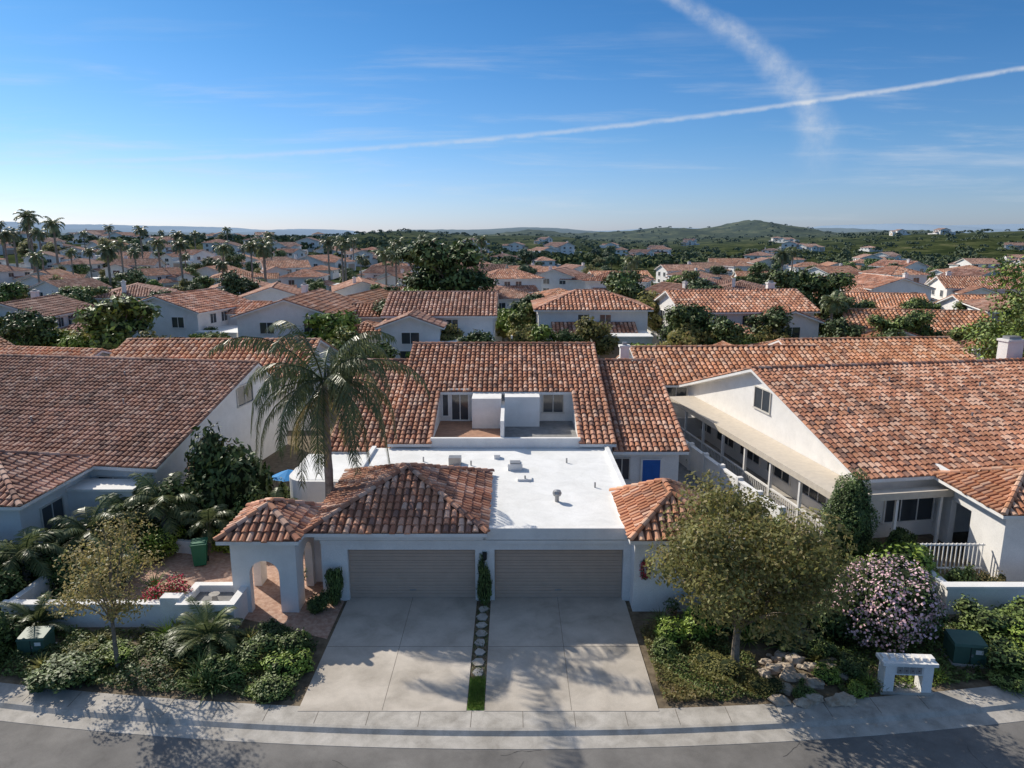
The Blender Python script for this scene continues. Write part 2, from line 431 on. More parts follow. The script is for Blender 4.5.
def bush_mesh(name, mt, n=2600, size=0.07, flat=1.0, lumps=8, seed=0, mt2=None, shell=.16):
    r = random.Random(seed); mb = MB()
    cl = [((0,0,0.6*flat),(0.68,0.68,0.62*flat))]
    for i in range(lumps):
        a = r.uniform(0,6.28); q = r.uniform(0.3,0.75)
        cl.append(((math.cos(a)*q, math.sin(a)*q, r.uniform(0.3,1.2)*flat),(r.uniform(0.22,0.5),)*2+(r.uniform(0.25,0.5)*flat,)))
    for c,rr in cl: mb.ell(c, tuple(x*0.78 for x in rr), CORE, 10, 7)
    leaves(mb, cl, n, size, mt, zmin=0.0, shell=shell)
    if mt2: leaves(mb, cl, n//3, size, mt2, zmin=0.0, shell=0.1)
    return mb.mesh(name)

def tree_mesh(name, mt, H, cr, ch, n, size, nclump=16, trunk=0.16, seed=0, shell=0.35, lean=0.0, fill=0.42, core=False, mt2=None):
    r = random.Random(seed); mb = MB()
    zc = H-ch/2; fork = H-ch*0.95
    fork = max(fork, H*0.15)
    mb.tube([(0,0,-0.1),(lean*0.3,0.03,fork*0.5),(lean*0.6,0,fork)],[trunk*1.3,trunk*0.95,trunk*0.8],BARK)
    cl = []
    for i in range(nclump):
        a = i*2.4+r.uniform(-.4,.4); q = math.sqrt((i+0.5)/nclump)
        z = zc + ch*0.5*r.uniform(-0.85,0.85)*math.sqrt(max(0.05,1-q*q*0.7))
        rr = cr*fill*r.uniform(0.65,1.2)
        c = (lean+math.cos(a)*q*(cr-rr*0.7), math.sin(a)*q*(cr-rr*0.7), z)
        cl.append((c,(rr,rr,rr*0.75)))
        m1 = (lean*0.6+(c[0]-lean*0.6)*0.45+r.uniform(-.1,.1), c[1]*0.45, fork+(c[2]-fork)*0.6)
        mb.tube([(lean*0.6,0,fork-0.1),m1,c],[trunk*0.5,trunk*0.28,trunk*0.08],BARK,6,False)
        for _ in range(2):
            e = (c[0]+r.uniform(-1,1)*rr*.8, c[1]+r.uniform(-1,1)*rr*.8, c[2]+r.uniform(-.3,.7)*rr)
            mb.tube([m1,((m1[0]+e[0])/2,(m1[1]+e[1])/2,(m1[2]+e[2])/2+0.1*rr),e],[trunk*0.22,trunk*0.12,0.01],BARK,5,False)
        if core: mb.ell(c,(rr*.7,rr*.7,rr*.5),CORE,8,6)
    leaves(mb, cl, n, size, mt, shell=shell)
    if mt2: leaves(mb, cl, n//4, size, mt2, shell=shell)
    return mb.mesh(name)

def frond(mb, base, az, el, L, droop, mt, npair=34, ll=0.55, lw=0.035, hang=0.5, stemmat=None):
    p = Vector(base); step = L/14; pts = [p.copy()]; e = el; dirs = []
    for i in range(14):
        d = Vector((math.cos(az)*math.cos(e), math.sin(az)*math.cos(e), math.sin(e)))
        p = p + d*step; pts.append(p.copy()); dirs.append(d); e -= droop/14*(0.5+i/10)
        e = max(e, -1.45)
    dirs.append(dirs[-1])
    mb.tube(pts[::2]+[pts[-1]], [0.035*(1-i/9)+0.006 for i in range(len(pts[::2])+1)], stemmat or L_PALM, 4, False)
    vs = []; fs = []
    side = Vector((-math.sin(az), math.cos(az), 0))
    for i in range(npair):
        t = 0.1+0.9*i/npair; f = t*14; k = min(13,int(f)); q = pts[k].lerp(pts[k+1], f-k); d = dirs[k]
        l = ll*(0.45+0.9*math.sin(math.pi*min(1,t*0.85+0.1)))*random.uniform(.8,1.15)
        for sg in (-1,1):
            dr = (side*sg*0.85 + d*0.55 + Vector((0,0,-hang*random.uniform(0.3,1.5))) + side*random.uniform(-.15,.15)).normalized()
            mid = q+dr*l*0.5; dr2 = (dr+Vector((0,0,-hang*0.9))).normalized(); end = mid+dr2*l*0.5
            w = d*lw
            o = len(vs)
            vs += [tuple(q-w*0.6),tuple(q+w*0.6),tuple(mid+w),tuple(mid-w),tuple(end)]
            fs += [[o,o+1,o+2,o+3],[o+3,o+2,o+4]]
    mb.add(vs, fs, mt)

def palm_mesh(name, H, nf, L, ll=0.5, npair=34, tr=0.16, seed=0, hang=0.5, droop=1.7, lw=0.035, dead=0, lean=(0,0), elmin=-0.5):
    random.seed(seed); mb = MB()
    k = 14
    mb.tube([(lean[0]*(i/k)**2, lean[1]*(i/k)**2, -0.1+(H+0.1)*i/k) for i in range(k+1)],
            [tr*(1.25-0.45*i/k)+ (0.02 if i%2 else 0) for i in range(k+1)], PALMT, 10)
    top = Vector((lean[0],lean[1],H))
    for i in range(nf):
        az = i*2.39996+random.uniform(-.25,.25); el = 1.35-(1.35-elmin)*(i/nf)**0.8+random.uniform(-.1,.1)
        frond(mb, top+Vector((math.cos(az)*0.1,math.sin(az)*0.1,random.uniform(-.15,.1))), az, el, L*random.uniform(.8,1.1), droop*random.uniform(.75,1.2), L_PALM, npair, ll, lw, hang)
    for i in range(dead):
        az = random.uniform(0,6.28)
        frond(mb, top+Vector((0,0,-0.3)), az, -0.7, L*0.7, 1.0, L_YEL, npair//2, ll*0.8, lw, hang)
    return mb.mesh(name)

def spiky_mesh(name, n, L, wd, mt, seed=0):
    r=random.Random(seed); mb=MB()
    for i in range(n):
        az=i*2.4+r.uniform(-.2,.2); e=1.45-1.25*(i/n)+r.uniform(-.1,.1); l=L*r.uniform(.8,1.1)
        sd=Vector((-math.sin(az),math.cos(az),0)); p=Vector((0,0,.05)); vs=[];fs=[]
        for j in range(5):
            ww=wd*(1-(j/4)**1.5)*(0.6+0.4*math.sin(math.pi*min(1,j/3+.1)))+.002
            vs+= [tuple(p-sd*ww+Vector((0,0,ww*.4))),tuple(p),tuple(p+sd*ww+Vector((0,0,ww*.4)))]
            d=Vector((math.cos(az)*math.cos(e),math.sin(az)*math.cos(e),math.sin(e))); p=p+d*l/4; e-=.22
        for j in range(4):
            o=j*3; fs+=[[o,o+1,o+4,o+3],[o+1,o+2,o+5,o+4]]
        mb.add(vs,fs,mt)
    return mb.mesh(name)

# ================================================================== WORLD
SUN_AZ = -46; SUN_EL = 36
w = bpy.data.worlds.new("World"); scene.world = w; w.use_nodes = True
nt = w.node_tree; bg = nt.nodes["Background"]
sky = nt.nodes.new("ShaderNodeTexSky"); sky.sky_type = 'NISHITA'; sky.sun_disc = False
sky.sun_elevation = R(SUN_EL); sky.sun_rotation = R(SUN_AZ); sky.altitude = 100
sky.air_density = 1.0; sky.dust_density = 0.5; sky.ozone_density = 2.5
tcn = nt.nodes.new("ShaderNodeTexCoord"); sp = nt.nodes.new("ShaderNodeSeparateXYZ")
nt.links.new(tcn.outputs["Generated"], sp.inputs[0])
def M(op, a, b=None, c=None):
    n = nt.nodes.new("ShaderNodeMath"); n.operation = op
    for i, x in enumerate((a,b,c)):
        if x is None: continue
        if isinstance(x,(int,float)): n.inputs[i].default_value = x
        else: nt.links.new(x, n.inputs[i])
    return n.outputs[0]
def MR(x, a,b_,c,d, smooth=True):
    n = nt.nodes.new("ShaderNodeMapRange"); n.interpolation_type = 'SMOOTHSTEP' if smooth else 'LINEAR'
    nt.links.new(x, n.inputs["Value"])
    for k_,v_ in (("From Min",a),("From Max",b_),("To Min",c),("To Max",d)): n.inputs[k_].default_value = v_
    return n.outputs[0]
ypos = M('MAXIMUM', sp.outputs[1], 0.05)
U_ = M('DIVIDE', sp.outputs[0], ypos); W_ = M('DIVIDE', sp.outputs[2], ypos)
cmb = nt.nodes.new("ShaderNodeCombineXYZ"); nt.links.new(U_, cmb.inputs[0]); nt.links.new(W_, cmb.inputs[1])
def NZ(scale, detail=6, vec=None, rough=0.6, dist=0.0):
    n = nt.nodes.new("ShaderNodeTexNoise"); n.inputs["Scale"].default_value = scale
    n.inputs["Detail"].default_value = detail; n.inputs["Roughness"].default_value = rough; n.inputs["Distortion"].default_value = dist
    nt.links.new(vec or cmb.outputs[0], n.inputs["Vector"]); return n.outputs["Fac"]
nz = NZ(14, 8)
nzf = NZ(45, 6)
f1 = M('ADD', M('ADD', M('MULTIPLY', U_, 0.0889), M('MULTIPLY', M('MULTIPLY',U_,U_), 0.0578)), 0.129)
d1 = M('ABSOLUTE', M('SUBTRACT', M('ADD', W_, M('MULTIPLY', M('SUBTRACT', nzf, 0.5), 0.005)), f1))
m1 = MR(d1, 0.0, 0.005, 1, 0)
amp1 = MR(U_, -0.9, 0.7, 0.12, 0.62, False)
m1 = M('MULTIPLY', M('MULTIPLY', m1, amp1), MR(nzf, 0.3, 0.6, 0.6, 1))
g = M('SUBTRACT', W_, 0.11)
f2 = M('SUBTRACT', 0.413, M('MULTIPLY', M('MULTIPLY', g, g), 5.6))
d2 = M('ABSOLUTE', M('SUBTRACT', M('ADD', U_, M('MULTIPLY', M('SUBTRACT', nz, 0.5), 0.06)), f2))
m2 = M('MULTIPLY', MR(d2, 0.0, 0.040, 1, 0), MR(nzf, 0.25, 0.75, 0.3, 1.0))
m2 = M('MULTIPLY', M('MULTIPLY', m2, MR(W_, 0.06, 0.16, 0, 1)), 0.48)
mp = nt.nodes.new("ShaderNodeMapping"); mp.inputs["Scale"].default_value = (1.2, 14, 1); mp.inputs["Rotation"].default_value = (0,0,0.04)
nt.links.new(cmb.outputs[0], mp.inputs[0])
nc = NZ(2.2, 7, mp.outputs[0], 0.62, 0.3)
m3 = M('MULTIPLY', MR(nc, 0.48, 0.8, 0, 0.45), M('MULTIPLY', MR(W_, 0.0, 0.06, 0.2, 1), MR(W_, 0.14, 0.30, 1, 0.12)))
mask = M('MINIMUM', M('ADD', M('ADD', m1, m2), m3), 0.9)
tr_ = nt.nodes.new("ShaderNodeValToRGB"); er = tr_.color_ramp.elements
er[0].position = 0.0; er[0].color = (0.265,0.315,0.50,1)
er[1].position = 1.0; er[1].color = (0.80,0.68,0.56,1)  # upper sky brightened and warmed above the camera view as added ambient fill
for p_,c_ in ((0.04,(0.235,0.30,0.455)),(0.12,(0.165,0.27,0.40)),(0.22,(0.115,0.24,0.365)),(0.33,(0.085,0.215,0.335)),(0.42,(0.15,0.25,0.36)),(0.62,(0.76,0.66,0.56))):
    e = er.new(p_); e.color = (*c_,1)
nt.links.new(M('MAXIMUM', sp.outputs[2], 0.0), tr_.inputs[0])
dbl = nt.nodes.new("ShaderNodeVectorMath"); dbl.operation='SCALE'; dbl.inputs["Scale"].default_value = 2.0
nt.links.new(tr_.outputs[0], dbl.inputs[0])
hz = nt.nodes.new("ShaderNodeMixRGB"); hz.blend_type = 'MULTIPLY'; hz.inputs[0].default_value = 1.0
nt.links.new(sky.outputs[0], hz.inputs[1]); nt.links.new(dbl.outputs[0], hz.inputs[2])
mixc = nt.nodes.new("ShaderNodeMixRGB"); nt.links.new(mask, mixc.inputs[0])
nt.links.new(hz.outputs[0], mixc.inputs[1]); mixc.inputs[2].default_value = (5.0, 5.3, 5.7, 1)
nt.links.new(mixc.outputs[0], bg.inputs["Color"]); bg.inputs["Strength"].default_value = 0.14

S = Vector((math.sin(R(SUN_AZ))*math.cos(R(SUN_EL)), math.cos(R(SUN_AZ))*math.cos(R(SUN_EL)), math.sin(R(SUN_EL))))
sl = bpy.data.lights.new("sun", 'SUN'); sl.energy = 5.0; sl.angle = R(0.53); sl.color = (1.0,0.925,0.80)
so = bpy.data.objects.new("sun", sl); scene.collection.objects.link(so)
so.rotation_euler = S.to_track_quat('Z','Y').to_euler(); so.location = (-40,40,60)

cam = bpy.data.cameras.new("camera"); co = bpy.data.objects.new("camera", cam); scene.collection.objects.link(co)
cam.sensor_width = 36; cam.lens = 25.0; cam.clip_end = 30000; cam.clip_start = 0.1
co.location = (0,0,13.9); co.rotation_euler = (R(90-11.83),0,0); scene.camera = co

# ================================================================== TERRAIN
def sstep(x,a,b): 
    t = np.clip((x-a)/(b-a),0,1); return t*t*(3-2*t)
def hgt(x,y):
    x = np.asarray(x,float); y = np.asarray(y,float)
    h = -0.15+0.13*sstep(y,56,64)
    h = h + 9.5*sstep(y,110,400)*sstep(-x,0,190)*(1-sstep(y,700,1300))
    h = h - 6.0*sstep(y,240,380)*sstep(x,30,200)
    h = h + 20*np.exp(-((y-820)/190)**2)*sstep(x,60,460)*(0.82+0.2*np.sin(x*0.011+1)+0.12*np.sin(x*0.031))
    h = h + 18*np.exp(-((y-1150)/230)**2)*sstep(x,-420,-100)*(0.78+0.3*np.sin(x*0.0075+3.4)+.12*np.sin(x*.023))
    dx = np.where(x<560,(x-560)/125,(x-560)/150)
    h = h + 43*np.exp(-((y-1650)/240)**2-np.abs(dx)**1.7)*(1+.06*np.sin(x*.05)+.03*np.sin(x*.13))
    h = h + 29*np.exp(-((y-1700)/260)**2-((x-330)/160)**2)*(1+.08*np.sin(x*.04))
    h = h + 30*np.exp(-((y-1850)/260)**2-((x-950)/330)**2)*(1+.1*np.sin(x*.02))
    h = h + 24*np.exp(-((y-1900)/260)**2-((x-60)/190)**2)*(1+.08*np.sin(x*.03))
    far = sstep(y,2300,4200)
    h = h + far*(30+20*np.sin(x*0.0011+0.7)+13*np.sin(x*0.0031+2)+8*np.sin(x*0.008))
    far2 = sstep(y,5200,8000)
    h = h + far2*(42+48*np.sin(x*0.0006-1.4)+24*np.sin(x*0.0017)+12*np.sin(x*0.005))
    return h
ys = np.concatenate([np.linspace(-60,130,40), np.geomspace(135,2400,170), np.geomspace(2450,9500,50)])
NX=341
tx = np.linspace(-1,1,NX)
X = []
for y in ys: X.append(tx*(260+max(0,y)*1.1))
X = np.array(X); Y = np.repeat(ys[:,None],NX,1)
Z = hgt(X,Y)
Z = Z + np.where(Y>500, rng.normal(0,1,Z.shape)*np.clip((Y-500)/1500,0,1)*1.1, 0)
V = np.stack([X,Y,Z],2).reshape(-1,3)
idx = np.arange(len(ys)*NX).reshape(len(ys),NX)
F = np.stack([idx[:-1,:-1],idx[:-1,1:],idx[1:,1:],idx[1:,:-1]],2).reshape(-1,4)
m, nt2, b = newmat("terrain")
gg = nt2.nodes.new("ShaderNodeNewGeometry")
n1 = nt2.nodes.new("ShaderNodeTexNoise"); n1.inputs["Scale"].default_value = 0.018; n1.inputs["Detail"].default_value = 14; n1.inputs["Roughness"].default_value = 0.8
nt2.links.new(gg.outputs["Position"], n1.inputs["Vector"])
rp = nt2.nodes.new("ShaderNodeValToRGB")
rp.color_ramp.elements[0].position = 0.46; rp.color_ramp.elements[0].color = (0.026,0.038,0.018,1)
rp.color_ramp.elements[1].position = 0.68; rp.color_ramp.elements[1].color = (0.17,0.15,0.085,1)
e = rp.color_ramp.elements.new(0.56); e.color = (0.065,0.08,0.034,1)
nt2.links.new(n1.outputs["Fac"], rp.inputs["Fac"])
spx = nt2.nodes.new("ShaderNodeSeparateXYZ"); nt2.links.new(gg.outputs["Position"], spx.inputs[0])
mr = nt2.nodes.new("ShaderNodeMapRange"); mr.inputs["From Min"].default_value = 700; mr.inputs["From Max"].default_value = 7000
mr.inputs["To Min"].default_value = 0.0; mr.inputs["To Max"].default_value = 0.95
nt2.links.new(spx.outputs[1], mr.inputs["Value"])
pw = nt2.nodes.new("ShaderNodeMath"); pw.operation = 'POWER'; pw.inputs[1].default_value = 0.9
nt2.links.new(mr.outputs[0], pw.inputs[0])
mx = nt2.nodes.new("ShaderNodeMixRGB"); mx.inputs[2].default_value = (0.27,0.36,0.47,1)  # blue-grey haze painted into the ground colour, growing with world distance
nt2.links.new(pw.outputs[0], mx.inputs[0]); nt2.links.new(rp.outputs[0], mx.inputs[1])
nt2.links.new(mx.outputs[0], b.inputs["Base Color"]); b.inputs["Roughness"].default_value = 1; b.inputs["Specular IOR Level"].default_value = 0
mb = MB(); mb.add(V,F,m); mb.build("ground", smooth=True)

def yk(x): return 17.75+0.0052*x*x if abs(x)<25 else 17.75+0.0052*625+0.26*(abs(x)-25)
xs = np.arange(-70,70.1,1.0)
mb = MB()
V=[];F=[]
for i,x in enumerate(xs): V += [(x,yk(x)+0.2,-0.2),(x,yk(x)+0.2,0.0),(x,62,0.0),(x,62,-0.2)]
for i in range(len(xs)-1):
    o=i*4; p=o+4
    F += [[o,p,p+1,o+1],[o+1,p+1,p+2,o+2],[o+2,p+2,p+3,o+3]]
mb.add(V,F,MULCH); mb.build("garden_ground")
def strip(prof, mt):
    mb = MB(); V=[];F=[]; n=len(prof)
    for x in xs:
        for (o,z) in prof: V.append((x, yk(x)+o, z))
    for i in range(len(xs)-1):
        for j in range(n-1):
            F.append([i*n+j,(i+1)*n+j,(i+1)*n+j+1,i*n+j+1])
    mb.add(V,F,mt); return mb
mb = strip([(-9.5,-0.124),(-0.45,-0.124)], ASPH)
random.seed(2)
for c in range(5):
    x=random.uniform(-14,14); y=yk(x)-random.uniform(.5,1.2); a=random.uniform(-.5,.5)-(1.57 if c%3==0 else 0)
    for k in range(30):
        x2=x+math.cos(a)*.13; y2=y+math.sin(a)*.13
        n_=Vector((-(y2-y),x2-x,0)).normalized()*random.uniform(.003,.010)
        if y2<yk(x2)-.47 and y<yk(x)-.47:
            mb.add([(x-n_.x,y-n_.y,-.1195),(x2-n_.x,y2-n_.y,-.1195),(x2+n_.x,y2+n_.y,-.1195),(x+n_.x,y+n_.y,-.1195)],[[0,1,2,3]],SEAL)
        x,y=x2,y2; a+=random.uniform(-.45,.45)
mb.build("road")
mb = strip([(1.02,-0.05),(1.0,0.024),(0.24,0.024),(0.14,0.01),(0.03,-0.09),(-0.45,-0.115),(-0.46,-0.2)], CONC2)
for x in np.arange(-24,24,1.52):
    mb.box(x-0.008,x+0.008,yk(x)+0.26,yk(x)+0.98,0.02,0.0275,JOINT)
mb.build("sidewalk")
mb = MB(); ytop=25.6
mb.box(-6.38,-1.36,18.72,ytop,-0.1,0.034,CONC); mb.box(-0.82,4.38,18.72,ytop,-0.1,0.034,CONC)
mb.box(-3.88,-3.867,18.75,25.5,0.03,0.0375,JOINT); mb.box(1.77,1.783,18.75,25.5,0.03,0.0375,JOINT)
mb.box(-6.36,-1.38,22.1,22.113,0.03,0.0378,JOINT); mb.box(-0.80,4.36,22.1,22.113,0.03,0.0378,JOINT)
mb.build("driveway")
mb = MB()
mb.box(-1.34,-0.84,18.76,20.3,-0.05,0.03,GRASS)
n=2500; p=np.stack([rng.uniform(-1.33,-0.85,n),rng.uniform(18.78,20.4,n),np.full(n,0.03)],1)
t=unit(np.stack([rng.normal(0,.5,n),rng.normal(0,.5,n),np.ones(n)],1)); sd=unit(np.cross(t,rng.normal(size=(n,3))))*0.008
V=np.stack([p-sd,p+sd,p+t*rng.uniform(.05,.1,(n,1))],1).reshape(-1,3); mb.add(V,(np.arange(n)*3)[:,None]+np.arange(3),L_LIGHT)
mb.build("grass_strip")
mb = MB()
for i in range(8):
    y=20.65+i*0.57
    pts=[(-1.09+random.uniform(-.02,.02)+0.22*math.cos(t)*random.uniform(.7,1.15), y+0.25*math.sin(t)*random.uniform(.7,1.15)) for t in np.linspace(0,6.28,7)[:-1]]
    mb.prism(pts,-0.02,0.04,CONC2)
mb.build("stepping_stones")
groundcover("groundcover",[(-1.33,20.5),(-0.85,20.5),(-0.85,25),(-1.33,25)],900,.03,[L_DARK,L_MID],.08)

# ================================================================== MAIN DUPLEX
dup = empty("duplex_house")
mb = MB()
fy0,fy1=25.3,25.58
for a,b2 in ((-7.3,-6.3),(-1.41,-0.67),(4.27,5.0)): mb.box(a,b2,fy0,fy1,0,2.13,WHITE)
mb.box(-7.3,5.0,fy0,fy1,2.13,2.7,WHITE)
mb.box(-7.3,-7.05,fy1,36.0,0,2.7,WHITE); mb.box(4.75,5.0,fy1,36.0,0,2.7,WHITE)
mb.box(-7.32,5.02,25.28,36.1,2.7,2.88,ROOFW)
mb.box(-1.0,5.06,25.16,25.42,2.60,3.06,WHITE); mb.box(4.86,5.08,25.42,36.0,2.72,3.03,ROOFW)
mb.box(-7.36,-7.14,25.42,36.0,2.72,3.03,ROOFW)
mb.box(-7.3,5.0,25.2,25.298,2.42,2.56,WHITE)
mb.build("garage_walls", dup)
for nm,(a,b2) in (("garage_door",(-6.3,-1.41)),("garage_door",(-0.67,4.27))):
    mb = MB(); mb.box(a+0.005,b2-0.005,25.54,25.6,0.03,2.125,TAUPED)
    ns=4
    for i in range(ns):
        z0=0.04+i*2.08/ns; z1=z0+2.08/ns-0.012
        mb.box(a+0.01,b2-0.01,25.505,25.538,z0,z1,TAUPE)
        for k in (1,2,3):
            zz=z0+(z1-z0)*k/4
            mb.box(a+0.012,b2-0.012,25.485,25.5045,zz-0.05,zz+0.035,TAUPE)
    mb.box((a+b2)/2-.12,(a+b2)/2+.12,25.47,25.484,0.35,0.40,METAL)
    mb.build(nm, dup)
mb = MB(); hip(mb,-7.75,-0.92,24.8,31.8,3.0,1.45,TILE); mb.build("garage_hip_roof",dup)
mb = MB(); mb.box(-7.45,-1.1,25.0,31.6,2.66,2.87,WHITE); mb.build("hip_soffit",dup)
mb = MB()
mb.box(-0.2,0.5,32.4,32.9,2.88,3.2,ROOFW); mb.box(-0.1,0.4,32.45,32.85,3.2,3.26,METAL)
mb.tube([(1.9,28.4,2.88),(1.9,28.4,3.15)],[0.09,0.09],METAL); mb.tube([(1.9,28.4,3.15),(1.9,28.4,3.25),(1.9,28.4,3.36),(1.9,28.4,3.40)],[0.16,0.2,0.16,0.04],METAL,12)
for (x,y) in ((0.6,31.0),(2.7,33.6),(3.7,30.1),(-2.0,33.2),(-4.4,33.8)):
    mb.tube([(x,y,2.88),(x,y,3.12)],[0.04,0.04],METAL)
mb.box(-3.1,-2.5,33.2,33.7,2.88,3.25,METAL); mb.box(-0.9,-0.6,34.2,34.6,2.88,3.1,ROOFW)
mb.box(0.25,0.9,30.9,31.4,2.88,2.98,ROOFW)
mb.build("roof_vents",dup)

SLP=0.33
def zl(y): return 2.7+SLP*(y-36) if y<=45.6 else 2.7+SLP*9.6-SLP*(y-45.6)
def zh(y): return 3.12+SLP*(y-36) if y<=47 else 3.12+SLP*11-SLP*(y-47)
mb = MB()
for x in (-9.4,8.95):
    mb.poly([(x,36.5,0),(x,55,0),(x,55,zl(55)-0.1),(x,45.6,zl(45.6)-0.1),(x,36.5,zl(36.5)-0.1)],WHITE)
mb.box(-9.4,-6.4,36.5,36.6,0,2.75,WHITE); mb.box(5.3,8.95,36.5,36.6,0,2.75,WHITE); mb.box(-6.4,5.3,36.2,36.42,0,3.08,WHITE)
mb.box(-9.4,8.95,54.9,55,0,2.7,WHITE)
for x in (-6.42,5.32):
    mb.poly([(x,36.3,2.6),(x,47,zh(47)-.9),(x,56,zh(56)-.9),(x,56,zh(56)-0.08),(x,47,zh(47)-0.08),(x,36.3,zh(36.3)-0.08)],WHITE)
mb.box(-4.3,3.62,36.08,36.30,2.9,3.42,WHITE)
for x0,x1 in ((-4.5,-4.3),(3.62,3.82)):
    v=[(x0,36.35,2.9),(x0,41.4,2.9),(x0,41.4,zh(41.4)-0.1),(x0,36.35,zh(36.35)-0.1)]
    mb.add(v+[(x1,p[1],p[2]) for p in v],[[0,1,2,3],[7,6,5,4],[0,3,7,4],[1,5,6,2]],WHITE)
mb.box(-4.3,3.62,41.3,41.5,2.9,4.85,WHITE)
mb.box(-0.62,-0.42,36.3,41.3,2.9,4.3,WHITE)
mb.box(-2.3,-0.62,39.6,41.3,2.9,4.75,WHITE); mb.box(-0.42,1.6,40.0,41.3,2.9,4.75,WHITE)
mb.build("house_walls",dup)
mb=MB(); mb.box(-4.3,-0.62,36.3,41.3,2.8,2.99,TERR); mb.box(-0.42,3.62,36.3,41.3,2.8,2.985,GREYPATH); mb.build("balcony_floor",dup)
mb=MB()
window(mb,-3.1,41.3,3.98,1.1,1.95,0,WHITE,1); window(mb,-3.97,41.3,4.0,0.45,1.5,0,WHITE,0)
window(mb,2.45,41.3,4.1,1.3,1.25,0,FRAME,1)
window(mb,5.9,36.5,1.6,0.9,1.3,0,FRAME,1)
window(mb,-8.0,36.5,1.6,1.4,1.3,0,FRAME,1)
mb.box(7.0,7.95,36.42,36.5,0.05,2.12,BLUE); mb.box(6.9,7.0,36.4,36.5,0.05,2.2,WHITE); mb.box(7.95,8.05,36.4,36.5,0.05,2.2,WHITE); mb.box(7.0,7.95,36.4,36.5,2.12,2.2,WHITE)
for k in (0.35,1.2): mb.box(7.15,7.42,36.40,36.42,k,k+0.65,BLUE); mb.box(7.53,7.8,36.40,36.42,k,k+0.65,BLUE)
mb.build("windows_and_door",dup)
mb=MB()
def rp4(x0,x1,y0,y1,fz): return [(x0,y0,fz(y0)),(x1,y0,fz(y0)),(x1,y1,fz(y1)),(x0,y1,fz(y1))]
roof_plane(mb, rp4(-9.85,-6.44,36,45.6,zl),TILE); roof_plane(mb, rp4(5.34,9.35,36,45.6,zl),TILE)
roof_plane(mb, rp4(-9.85,9.35,45.6,55.5,zl),TILE)
roof_plane(mb, rp4(-6.6,5.5,41.1,47,zh),TILE); roof_plane(mb, rp4(-6.6,-4.25,36,41.1,zh),TILE); roof_plane(mb, rp4(3.55,5.5,36,41.1,zh),TILE)
roof_plane(mb, rp4(-6.6,5.5,47,56.2,zh),TILE)
caps(mb,(-6.6,47,zh(47)+.05),(5.5,47,zh(47)+.05),TILE); caps(mb,(-9.85,45.6,zl(45.6)+.05),(-6.4,45.6,zl(45.6)+.05),TILE); caps(mb,(5.3,45.6,zl(45.6)+.05),(9.35,45.6,zl(45.6)+.05),TILE)
for x in (-6.5,5.4): caps(mb,(x,36,zh(36)+.04),(x,47,zh(47)+.04),TILE,r=.12)
for x in (-4.33,3.63): caps(mb,(x,36,zh(36)+.04),(x,41.1,zh(41.1)+.04),TILE,r=.12)
for x in (-9.75,9.25): caps(mb,(x,36,zl(36)+.04),(x,45.6,zl(45.6)+.04),TILE,r=.12)
mb.build("tile_roof",dup)
mb=MB(); chimney(mb,7.8,48.8,4.5,6.3,.6,.5); mb.build("chimney",dup)
mb=MB()
pts=[(-7.3,31.6),(-7.3,35.9),(-10.7,35.9)]+[(-9.6-1.1*math.cos(t),32.7-1.1*math.sin(t)) for t in np.linspace(0,math.pi/2,7)]
mb.prism(pts,0,2.4,WHITE)
pi=[((x+8.8)*0.9-8.8,(y-33.8)*0.9+33.8) for x,y in pts]
mb.prism(pts,2.4,2.62,WHITE); mb.prism(pi,2.5,2.635,ROOFW); mb.build("annex_walls",dup)

mb=MB()
arch_wall(mb,-10.4,-8.0,24.4,24.7,0,3.0,-9.75,-8.65,1.55,WHITE)
old=mb.T; mb.T=Matrix.Translation((-8.0,24.7,0))@Matrix.Rotation(R(90),4,'Z')
arch_wall(mb,0,2.4,0.0,0.3,0,3.0,0.55,1.75,1.55,WHITE)
mb.T=Matrix.Translation((-10.1,24.7,0))@Matrix.Rotation(R(90),4,'Z')
arch_wall(mb,0,2.4,0.0,0.3,0,3.0,0.55,1.75,1.55,WHITE)
mb.T=old
mb.box(-8.0,-7.3,26.8,27.1,0,2.9,WHITE)
hip(mb,-10.75,-7.75,24.05,27.4,3.02,0.85,TILE)
mb.box(-10.35,-8.05,24.45,27.05,2.9,3.0,WHITE)
mb.build("arched_porch",dup)
mb=MB()
mb.box(4.55,7.6,24.5,24.75,0,2.95,WHITE); mb.box(4.55,4.8,24.75,25.29,0,2.95,WHITE); mb.box(5.01,5.2,25.3,29.0,0,2.95,WHITE); mb.box(7.4,7.6,24.75,29.0,0,2.95,WHITE)
mb.box(5.2,7.4,28.8,29.0,0,2.95,WHITE)
hip(mb,4.3,8.0,24.15,29.2,3.0,1.15,TILEO)
window(mb,6.6,24.5,1.5,0.5,1.4,0,FRAME,0)
mb.build("entry_turret",dup)
mb=MB()
for i in range(24):
    t=2*math.pi*i/24; x=4.95+0.12*math.cos(t); z=1.75+0.32*math.sin(t)
    leaves(mb,[((x,24.42,z),(0.09,0.05,0.09))],26,0.035,RED if i%2 else L_DARK)
mb.build("wreath")
mb=MB(); mb.box(-1.12,-0.96,25.15,25.3,1.8,2.05,DARK); mb.tube([(-1.04,25.2,1.74),(-1.04,25.2,1.8)],[0.03,0.09],DARK); mb.build("wall_lantern",dup)

